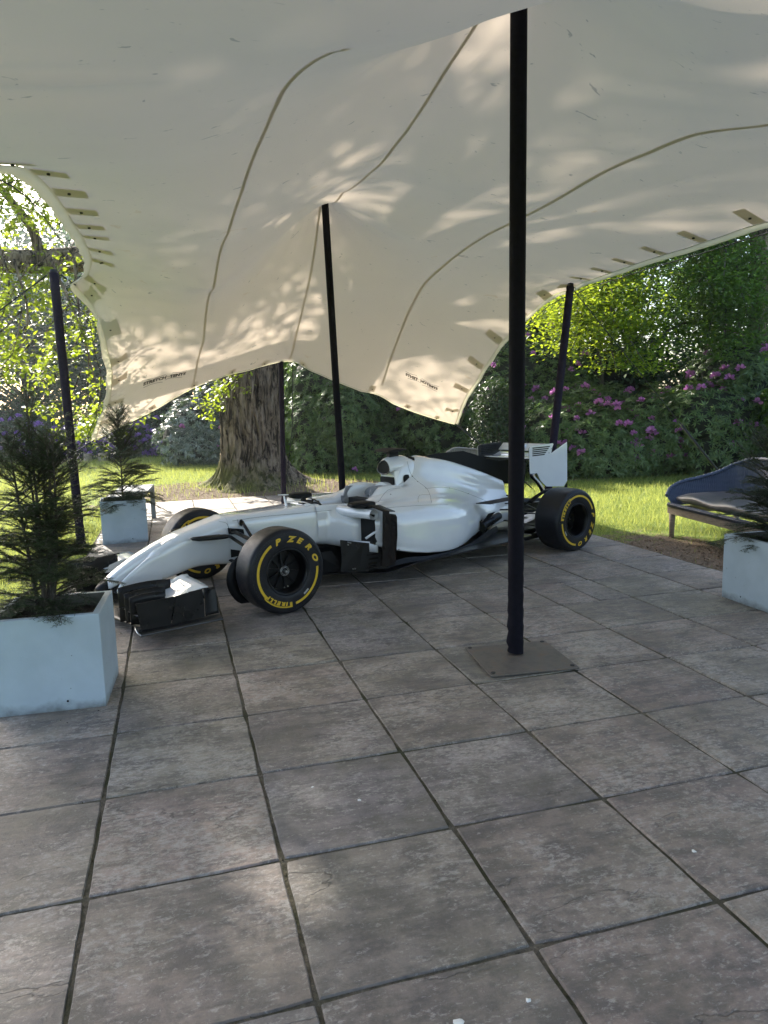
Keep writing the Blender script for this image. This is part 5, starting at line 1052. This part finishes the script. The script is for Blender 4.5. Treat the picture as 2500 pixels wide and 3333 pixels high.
for C, lf, sp_ in twigs:
    n_ = lf; k = ro.integers(3, 12, n_); Q.append(C[k]+ro.normal(size=(n_, 3))*sp_*V(1, 1, .6)); 
Q = np.concatenate(Q); n_ = len(Q); Q = np.repeat(Q, 4, 0)+ro.normal(size=(n_*4, 3))*.035; n_ *= 4; D = norm(rand_dir(n_, ro)*V(1, 1, .5)-V(0, 0, .25)); v, f = leaves(Q, D, norm(V(0, 0, 1)+.6*rand_dir(n_, ro)), .088*ro.uniform(.7, 1.25, n_), 'oak', .25); link('low_foliage', mesh('low_foliage', v, f, ML_OAK), oak)
def clumps(n, c, rr): d = rand_dir(n, ro); return d*(ro.uniform(.1, 1, n)**.4)[:, None]*np.array(rr)+np.array(c)-OAK
PA = clumps(150, (-7.4, 12.3, 14.5), (6.2, 4.6, 2.8)); PB_ = np.r_[clumps(20, (-10.2, 19, 14.4), (3.2, 4.6, 3.0)), clumps(95, (-4.6, 19, 14.4), (3.4, 4.6, 3.0))]; P = np.r_[PA, PB_, clumps(190, (-11.4, 17.2, 12.8), (4.0, 4.6, 2.2)), clumps(45, (-8.8, 22.4, 12.4), (4.2, 2.6, 2.0))]
# out-of-view clumps, placed and thinned to shape shade and sun patches below
crown(P, 58000, ro, .19, ML_OAK, 'crown', oak, 'beech', (.42, .42, .28), .6)
# beech sprays upper right
def sprays(label, x, y, h, P, mat, seed, n, trunk=.16):
    r = np.random.default_rng(seed); o = thing('beech_tree', label, 'tree', (x, y, 0)); m = MB(); limb(m, [(0, 0, -.2), (.05, 0, h*.35), (-.1, 0, h*.7), (0, 0, h)], trunk, trunk*.4)
    A = []
    for p in P:
        q = np.array(p)-V(x, y, 0); st_ = V(0, 0, min(h, q[2]+1.2)); C = catmull([st_, (st_+q)/2+V(0, 0, .3), q], 14); m.tube(C, np.linspace(.05, .008, 14), 5)
        for c in C[4:]:
            k = 9; A.append(c+r.normal(size=(k, 3))*V(.42, .42, .09))
    A = np.concatenate(A); m.build('trunk', MTW, o, True); B = np.repeat(A, n, 0)+r.normal(size=(len(A)*n, 3))*V(.16, .16, .05); k = len(B); v, f = leaves(B, norm(rand_dir(k, r)*V(1, 1, .35)-V(0, 0, .15)), norm(V(0, 0, 1)+.45*rand_dir(k, r)), .085*r.uniform(.7, 1.2, k), 'beech', .2); link('crown', mesh('crown', v, f, mat), o); return o
rb_ = np.random.default_rng(12)
PB = [wp(rb_.uniform(1230, 1660), rb_.uniform(470, 900), rb_.uniform(13.8, 16.5)) for _ in range(52)]; PB = [p for p in PB if p[2] > 2.2]
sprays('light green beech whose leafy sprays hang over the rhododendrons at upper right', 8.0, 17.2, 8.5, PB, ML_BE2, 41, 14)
PB2 = [wp(rb_.uniform(1190, 1430), rb_.uniform(640, 790), rb_.uniform(13.2, 14.6)) for _ in range(16)]
sprays('young beech with bright yellow-green sunlit leaves just right of the right tent pole', 5.2, 17.6, 7.0, PB2, ML_OAK, 42, 12, .09)
m = MB(); limb(m, [(0, 0, -.2), (.05, 0, 3), (-.02, .05, 6), (.1, .1, 10)], .22, .15, 14, 20); limb(m, [(0, 0, 5.2), (-.35, 0, 6.3), (-.5, 0, 8)], .12, .06, 10)
tt = thing('bare_trunk', 'grey forked tree trunk at the upper right edge', 'tree', (8.25, 16.3, 0)); m.build('trunk', MB_OAK, tt, True); crown(rand_dir(60, ro)*V(2.5, 2.5, 1.5)+V(1.2, 0, 8.5), 7000, ro, .11, ML_BEE, 'crown', tt, 'beech')
W_ = 'woodland trees behind the lawn'
k = 0
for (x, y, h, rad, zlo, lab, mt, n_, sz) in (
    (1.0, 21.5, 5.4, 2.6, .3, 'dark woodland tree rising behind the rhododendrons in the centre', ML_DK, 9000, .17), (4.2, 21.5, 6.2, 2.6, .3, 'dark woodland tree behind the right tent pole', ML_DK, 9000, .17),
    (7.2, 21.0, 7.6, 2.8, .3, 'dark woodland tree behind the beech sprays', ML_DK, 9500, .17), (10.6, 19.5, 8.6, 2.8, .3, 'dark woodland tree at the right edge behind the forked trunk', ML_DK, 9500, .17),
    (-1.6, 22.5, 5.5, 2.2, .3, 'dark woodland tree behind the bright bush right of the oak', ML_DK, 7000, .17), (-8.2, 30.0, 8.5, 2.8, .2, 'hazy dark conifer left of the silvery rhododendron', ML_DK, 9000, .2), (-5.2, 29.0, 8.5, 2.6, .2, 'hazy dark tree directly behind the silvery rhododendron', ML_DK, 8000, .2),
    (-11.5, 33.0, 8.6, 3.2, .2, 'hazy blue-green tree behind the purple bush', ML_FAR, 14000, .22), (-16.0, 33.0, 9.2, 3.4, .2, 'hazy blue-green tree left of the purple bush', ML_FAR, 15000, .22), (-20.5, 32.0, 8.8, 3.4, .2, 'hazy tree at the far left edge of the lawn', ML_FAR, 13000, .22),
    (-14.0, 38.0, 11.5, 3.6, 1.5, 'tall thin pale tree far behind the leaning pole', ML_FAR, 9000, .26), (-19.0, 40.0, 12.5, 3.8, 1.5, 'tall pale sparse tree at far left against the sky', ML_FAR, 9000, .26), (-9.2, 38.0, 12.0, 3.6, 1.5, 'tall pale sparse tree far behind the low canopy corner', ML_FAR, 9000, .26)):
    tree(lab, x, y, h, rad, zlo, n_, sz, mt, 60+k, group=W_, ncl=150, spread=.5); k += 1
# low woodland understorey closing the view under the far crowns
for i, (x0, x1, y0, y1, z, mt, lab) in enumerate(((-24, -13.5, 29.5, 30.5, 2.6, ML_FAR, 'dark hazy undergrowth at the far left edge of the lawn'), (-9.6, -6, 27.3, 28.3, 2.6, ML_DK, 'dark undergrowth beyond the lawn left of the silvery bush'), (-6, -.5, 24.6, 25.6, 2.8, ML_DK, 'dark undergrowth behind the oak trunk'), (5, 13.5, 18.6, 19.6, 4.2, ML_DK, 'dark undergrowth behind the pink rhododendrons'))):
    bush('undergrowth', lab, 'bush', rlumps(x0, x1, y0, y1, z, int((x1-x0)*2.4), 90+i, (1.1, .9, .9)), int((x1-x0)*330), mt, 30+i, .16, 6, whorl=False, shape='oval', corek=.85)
# ---- yews in the planters
def yew(C, h, spread, seed, label, nb=95, stems=1, nsub=12):
    r = np.random.default_rng(seed); o = thing('yew_shrub', label, 'shrub', C, 0, 'young yew shrubs in the planters'); m = MB(); P, D, N = [], [], []; tw = MB()
    tops = [(0, 0, h)]+[(r.uniform(-.16, .16), r.uniform(-.12, .12), h*r.uniform(.72, .9)) for _ in range(stems-1)]
    S0 = []
    for t in tops: C_ = catmull([(t[0]*.2, t[1]*.2, -.08), (t[0]*.7+.01, t[1]*.7, t[2]*.45), t], 30); m.tube(C_, np.linspace(.013, .003, 30), 6); S0.append(C_)
    for i in range(nb):
        C_ = S0[i % len(S0)]; k = r.uniform(.06, .985)**.9; b = C_[int(k*29)]; top = C_[-1][2]; z = b[2]/h; L = spread*(1.08-z)**.72*r.uniform(.55, 1.12)+.04; a = r.uniform(0, 2*np.pi); up = .15+.9*z+r.uniform(-.35, .5)
        d = V(math.cos(a), math.sin(a), up); d /= np.linalg.norm(d); Q = catmull([b, b+d*L*.5-V(0, 0, .0), b+d*L+V(0, 0, (-.10 if z < .5 else .05)*L*2)], 14); tw.tube(Q, np.linspace(.0045, .0012, 14), 4)
        T = np.gradient(Q, axis=0); T = norm(T); side = norm(np.cross(T, V(0, 0, 1)))
        # branchlets, two-ranked
        segs = [(Q, T)]
        ns = max(3, int(nsub*L/spread)); 
        for s_ in range(ns):
            j = int(3+10*(s_+.5)/ns); sg = 1 if s_ % 2 else -1; dd = norm(T[j]+side[j]*sg*r.uniform(.6, 1.1)+V(0, 0, r.uniform(-.15, .25))); l2 = L*.42*(1.1-j/14)*r.uniform(.6, 1.2)+.02; q2 = Q[j]+dd*np.linspace(0, l2, 7)[:, None]+V(0, 0, -.1)*l2*(np.linspace(0, 1, 7)**2)[:, None]; tw.tube(q2, np.linspace(.002, .0008, 7), 3); segs.append((q2, norm(np.gradient(q2, axis=0))))
        for q, t_ in segs:
            l = np.linalg.norm(q[-1]-q[0]); n = max(6, int(l/.0026)); u_ = r.uniform(.08, 1, n)*(len(q)-1); i0 = np.minimum(u_.astype(int), len(q)-2); fr = (u_-i0)[:, None]; p = q[i0]*(1-fr)+q[i0+1]*fr; tt_ = t_[i0]; sd_ = norm(np.cross(tt_, V(0, 0, 1))); sgn = np.where(np.arange(n) % 2, 1, -1)[:, None]
            P.append(p); D.append(norm(tt_*.55+sd_*sgn+.25*r.normal(size=(n, 3))+V(0, 0, .15))); N.append(norm(V(0, 0, 1)+.35*r.normal(size=(n, 3))))
    P, D, N = map(np.concatenate, (P, D, N)); v, f = leaves(P, D, N, .024*r.uniform(.7, 1.25, len(P)), 'needle', .1); link('foliage', mesh('foliage', v, f, ML_YEW), o); m.build('stem', MTW, o, True); tw.build('twigs', MTW, o, True, kind='stuff'); return o
yew(C1+V(-.06, .02, .44), 1.24, .38, 1, 'tall bushy yew growing in the nearest planter at left', 240, 6, 13)
yew(C2+V(0, 0, .44), 1.16, .50, 2, 'tiered yew with a spiky leader in the planter behind the car nose', 170, 1, 14)
yew(C3+V(.02, 0, .44), .95, .50, 3, 'yew spreading out of the planter at the right edge in front of the sofa', 200, 3, 14)
# ---- grass
def inpatio(P, mg=.0):
    u = (P@GX[:2]-GOX)/GS; v = (P@GY[:2]-GOY)/GS; return (u > -.03-mg) & (u < 9.03+mg) & (v < 18.33+mg)
rg_ = np.random.default_rng(3); N0 = 900000
P = np.c_[rg_.uniform(-15, 10, N0), rg_.uniform(3, 29, N0)]; d = np.hypot(*P.T); keep = rg_.random(N0) < np.clip((9/d)**1.6, 0, 1)*.95; P = P[keep]
P = P[(~inpatio(P)) & (np.abs(P[:, 0]) < P[:, 1]*.62+1) & (P[:, 1] > 4.5) & ((P[:, 0] < 2) | (P[:, 1] < 18))]
wv = worn(P[:, 0], P[:, 1]); pn = np.sin(P[:, 0]*2.1+np.sin(P[:, 1]*1.7))*np.sin(P[:, 1]*2.6+np.sin(P[:, 0]*1.3)); P = P[rg_.random(len(P)) > np.clip(wv*1.25+.25*pn*(wv > .15), 0, .97)]
P = P[:330000]; n_ = len(P); d = np.hypot(*P.T); B = np.c_[P, gz(P[:, 0], P[:, 1])-.005]; D = norm(V(0, 0, 1)+rg_.normal(size=(n_, 3))*V(.42, .42, .1)); S = (.035+.045*rg_.random(n_))*(1+d/26)*np.clip(1.15-.5*worn(P[:, 0], P[:, 1]), .5, 1.2)
s_ = np.array(SHP['blade'])*V(1, 1)[None]; bl = rand_dir(n_, rg_)*V(1, 1, .1); v, f = leaves(B, D, bl, S, 'blade', 0); link('grass', mesh('grass', v, f, ML_GR), kind='stuff')
# coarse tufts round the tree foot and along the back edge of the paving
Pt = np.r_[np.c_[rg_.normal(OAK[0], 1.6, 900), rg_.normal(OAK[1]-.3, .7, 900)], np.c_[rg_.uniform(-5, -.5, 500), rg_.uniform(13.6, 19, 500)]]; Pt = Pt[(~inpatio(Pt)) & (np.hypot(*(Pt-OAK[:2]).T) > .9)]; n_ = len(Pt); B = np.c_[Pt, gz(Pt[:, 0], Pt[:, 1])]; v, f = leaves(B, norm(V(0, 0, 1)+rg_.normal(size=(n_, 3))*.25), rand_dir(n_, rg_), rg_.uniform(.07, .19, n_), 'blade', 0); link('tall_grass', mesh('tall_grass', v, f, ML_GR), kind='stuff')
# leaf litter on the bare earth
ML_LIT = leafm('dry_litter', (.10, .06, .03), (.34, .24, .17), (.3, .2, .1), .1, .8, .2, 4)
P = np.c_[rg_.uniform(-5, 6, 90000), rg_.uniform(4.5, 17, 90000)]; P = P[(~inpatio(P)) & (worn(P[:, 0], P[:, 1]) > .45)][:16000]; n_ = len(P); v, f = leaves(np.c_[P, gz(P[:, 0], P[:, 1])+.006], rand_dir(n_, rg_)*V(1, 1, .25), norm(V(0, 0, 1)+.5*rand_dir(n_, rg_)), .028*rg_.uniform(.4, 1.5, n_), 'oval'); link('leaf_litter', mesh('leaf_litter', v, f, ML_LIT), kind='stuff')
# grit and crumbs of moss caught in the paving joints
P = []
for k in range(6000):
    if rg_.random() < .5: P.append((rg_.integers(0, 10)+rg_.normal(0, .010), rg_.uniform(-3, 15)))
    else: P.append((rg_.uniform(0, 9), rg_.integers(-3, 16)+rg_.normal(0, .010)))
P = uva(np.c_[np.array(P), np.full(len(P), -.012)]); n_ = len(P); v, f = leaves(P, rand_dir(n_, rg_), rand_dir(n_, rg_), .011*rg_.uniform(.4, 1.5, n_), 'oval'); ML_MO = leafm('joint_moss', (.03, .035, .012), (.10, .085, .05), (.1, .1, .03), .1, .9, .1, 3); link('joint_grit', mesh('joint_grit', v, f, ML_MO), kind='stuff')
P = uva(np.c_[rg_.uniform(0, 2.6, 260), rg_.uniform(3, 8, 260), np.full(260, .003)]); v, f = leaves(P, rand_dir(260, rg_)*V(1, 1, .1), norm(V(0, 0, 1)+.3*rand_dir(260, rg_)), .009*rg_.uniform(.5, 1.6, 260), 'oval'); link('crumbs', mesh('crumbs', v, f, MSO), kind='stuff')
m = MB(); G = [[V(.03*(i-3), .018*math.cos(i*.5)*(j-1.5), .008+.008*abs(j-1.5)+.004*math.sin(i)) for j in range(4)] for i in range(7)]; m.grid(G)
MDL = simple('dry_leaf', (.30, .19, .13), .8, .3, 30); m.build('fallen_leaf', MDL, None, True, loc=wp(445, 1414, 5.25)*V(1, 1, 0)+V(-.0, 0, .003), rz=.6, label='curled dry brown leaf on the paving in front of the front wing', cat='leaf', solid=.001)
# ================================================================== HAZE
hz = bpy.data.materials.new('haze_air'); hz.use_nodes = True; hn = hz.node_tree; hn.nodes.remove(hn.nodes['Principled BSDF']); pv = hn.nodes.new('ShaderNodeVolumePrincipled')
pv.inputs['Color'].default_value = (.82, .91, 1, 1); pv.inputs['Density'].default_value = .0010; pv.inputs['Anisotropy'].default_value = .78; hn.links.new(pv.outputs[0], hn.nodes['Material Output'].inputs['Volume'])
m = MB(); m.box((-5, 17, 7.4), (62, 60, 17)); m.build('haze', hz, kind='stuff')
